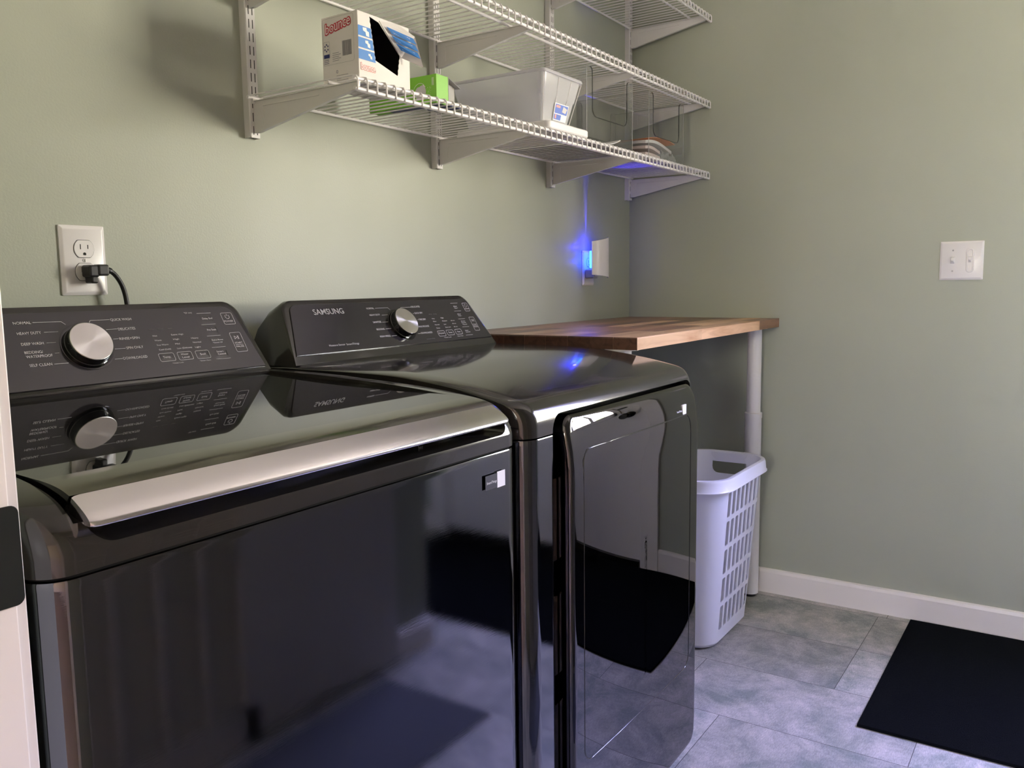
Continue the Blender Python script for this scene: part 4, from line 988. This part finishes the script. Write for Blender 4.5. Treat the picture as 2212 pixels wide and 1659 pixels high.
# acrylic organiser bins
def acrylic(x0, x1, label):
    y0, y1, z0, z1 = -.268, -.016, DK+.0002, 1.653; th = .0025
    t = thing('acrylic_bin', label, 'storage bin', ((x0+x1)/2, (y0+y1)/2, z0), 'clear acrylic bins')
    w = x1-x0; a, b = x0+.042, x1-.042
    for nm, yy, zb in (('front_panel', y0, z0+.072), ('back_panel', y1-th, z0+.10)):
        r = .022
        pts = [(x0, z0), (x1, z0), (x1, z1)]
        pts += [(b+.018, z1)]+[(b+.018-math.sin(q)*.012, z1-.012+math.cos(q)*.012) for q in (.5, 1.0, 1.57)]
        pts += [(b-r+.006+math.cos(q)*r, zb+r+math.sin(q)*r) for q in (0, -.4, -.8, -1.2, -1.57)]
        pts += [(a+r-.006-math.cos(q)*r, zb+r+math.sin(q)*r) for q in (-1.57, -1.2, -.8, -.4, 0)]
        pts += [(a-.018+math.sin(q)*.012, z1-.012+math.cos(q)*.012) for q in (1.57, 1.0, .5)]+[(a-.018, z1), (x0, z1)]
        o = MB().prism(pts, lambda x, z: (x, yy, z), lambda x, z: (x, yy+th, z)).build(nm, M['acryl'], t)
        eg = MB(); path = pts[3:-1]; eg.loft([[(x, yy-.0004, z), (x, yy+th+.0004, z), (x, yy+th+.0004, z+.001), (x, yy-.0004, z+.001)] for x, z in path]); 
        eg.build('edge', M['acryl_e'] if nm == 'front_panel' else M['acryl'], o)
    for nm, xx in (('side_panel', x0), ('side_panel', x1-th)):
        MB().box(xx, xx+th, y0+th, y1-th, z0, z1).build(nm, M['acryl'], t)
        e = MB(); e.box(xx, xx+th, y0-.0006, y0-.0001, z0, z1).box(xx-.0002, xx+th+.0002, y0, y1, z1, z1+.0006); e.build('polished_edge', M['edgeglow'], t)
    MB().box(x0+th, x1-th, y0+th, y1-th, z0, z0+.003).build('base', M['acryl_b'], t)
    return t
M['edgeglow'] = clear('acrylic_bright_edge', (.75, .75, .76), .3, .1, .35, (.8, .8, .8))
M['acryl_b'] = clear('acrylic_base', (.25, .25, .33), .3, .05, .1, (.2, .2, .3))
acrylic(1.716, 1.997, 'clear acrylic bin with a scooped front, nearer one, almost empty, beside the tub')
acrylic(2.108, 2.380, 'clear acrylic bin with a scooped front, farther one near the corner, full of papers')
def sheet(name, pts_fn, m, label, cat, group=None, nx=10, ny=8, th=.003):
    vs = []; fs = []
    for s in (0, 1):
        for j in range(ny+1):
            for i in range(nx+1):
                x, y, z = pts_fn(i/nx, j/ny); vs.append((x, y, z-s*th))
    W_ = nx+1; o = W_*(ny+1)
    for j in range(ny):
        for i in range(nx):
            q = j*W_+i; fs.append((q, q+1, q+W_+1, q+W_)); fs.append((o+q, o+q+W_, o+q+W_+1, o+q+1))
    for i in range(nx): fs.append((i, o+i, o+i+1, i+1)); q = ny*W_+i; fs.append((q, q+1, o+q+1, o+q))
    for j in range(ny): q = j*W_; fs.append((q, q+W_, o+q+W_, o+q)); q = j*W_+nx; fs.append((q, o+q, o+q+W_, q+W_))
    return tag(MB().add(vs, fs).build(name, m, smooth=40), label, cat, group)
b0 = DK+.0045
sheet('paper_sheaf', lambda s, t: (1.76+s*.205, -.245+t*.19, b0+.004+.046*max(0, s-.25)**1.3*(1-.3*t)+.004*math.sin(s*6)), M['paper'], 'curled grey sheaf of papers inside the nearer acrylic bin', 'papers')
sheet('orange_folder', lambda s, t: (2.122+s*.225, -.252+t*.205, b0+.060+.012*math.sin(s*3.0)*(1-t*.5)+.006*s), M['orange'], 'orange folder lying on top of the papers in the farther acrylic bin', 'folder', th=.0015)
for i, (dz, m_, wv, lab) in enumerate(((.050, 'paper', .012, 'white folded papers just under the orange folder'), (.036, 'pinkp', .006, 'pinkish paper stack in the middle of the farther bin'), (.018, 'pinkp', .002, 'lowest pinkish paper stack in the farther bin'))):
    sheet('paper_stack', lambda s, t, dz=dz, wv=wv: (2.125+s*(.20 if dz > .04 else .109), -.250+t*.20, b0+dz+wv*math.sin(s*3.3+.4)+.0015*math.sin(t*9)), M[m_], lab, 'papers', 'papers in the bin', th=.009)
def bag(s, t):
    return (2.240+s*.115, -.250+t*.18, b0+.034+.005*math.sin(s*17)*math.cos(t*7)+.003*math.sin(s*41+t*5)-.006*s)
bgm = MB(); nx, ny = 22, 14; vs = []; fs = []
for j in range(ny+1):
    for i in range(nx+1):
        s, t = i/nx, j/ny; x, y, z = bag(s, t); vs.append((x, y, z))
for j in range(ny+1):
    for i in range(nx+1):
        s, t = i/nx, j/ny; vs.append((2.240+s*.115, -.250+t*.18, b0+.001))
W_ = nx+1; oo = W_*(ny+1)
for j in range(ny):
    for i in range(nx): q = j*W_+i; fs.append((q, q+1, q+W_+1, q+W_)); fs.append((oo+q, oo+q+W_, oo+q+W_+1, oo+q+1))
# crumpled front and sides
k0 = len(vs); L = 6
def side(a, b, c_):
    base = len(vs)
    for l in range(L+1):
        for i in range(c_+1):
            s, t = a[0]+(b[0]-a[0])*i/c_, a[1]+(b[1]-a[1])*i/c_; x, y, z = bag(s, t); f = l/L
            nzx = .004*math.sin(i*2.3+l*1.7)*(1 if 0 < l < L else 0); vs.append((x+nzx, y-abs(nzx)*.6, b0+.001+(z-b0-.001)*f))
    for l in range(L):
        for i in range(c_): q = base+l*(c_+1)+i; fs.append((q, q+1, q+c_+2, q+c_+1))
side((0, 0), (1, 0), nx); side((1, 0), (1, 1), ny); side((1, 1), (0, 1), nx); side((0, 1), (0, 0), ny)
tag(bgm.add(vs, fs).build('plastic_bag', M['bag'], fix=False), 'crumpled clear plastic bag at the front right of the farther acrylic bin', 'bag')
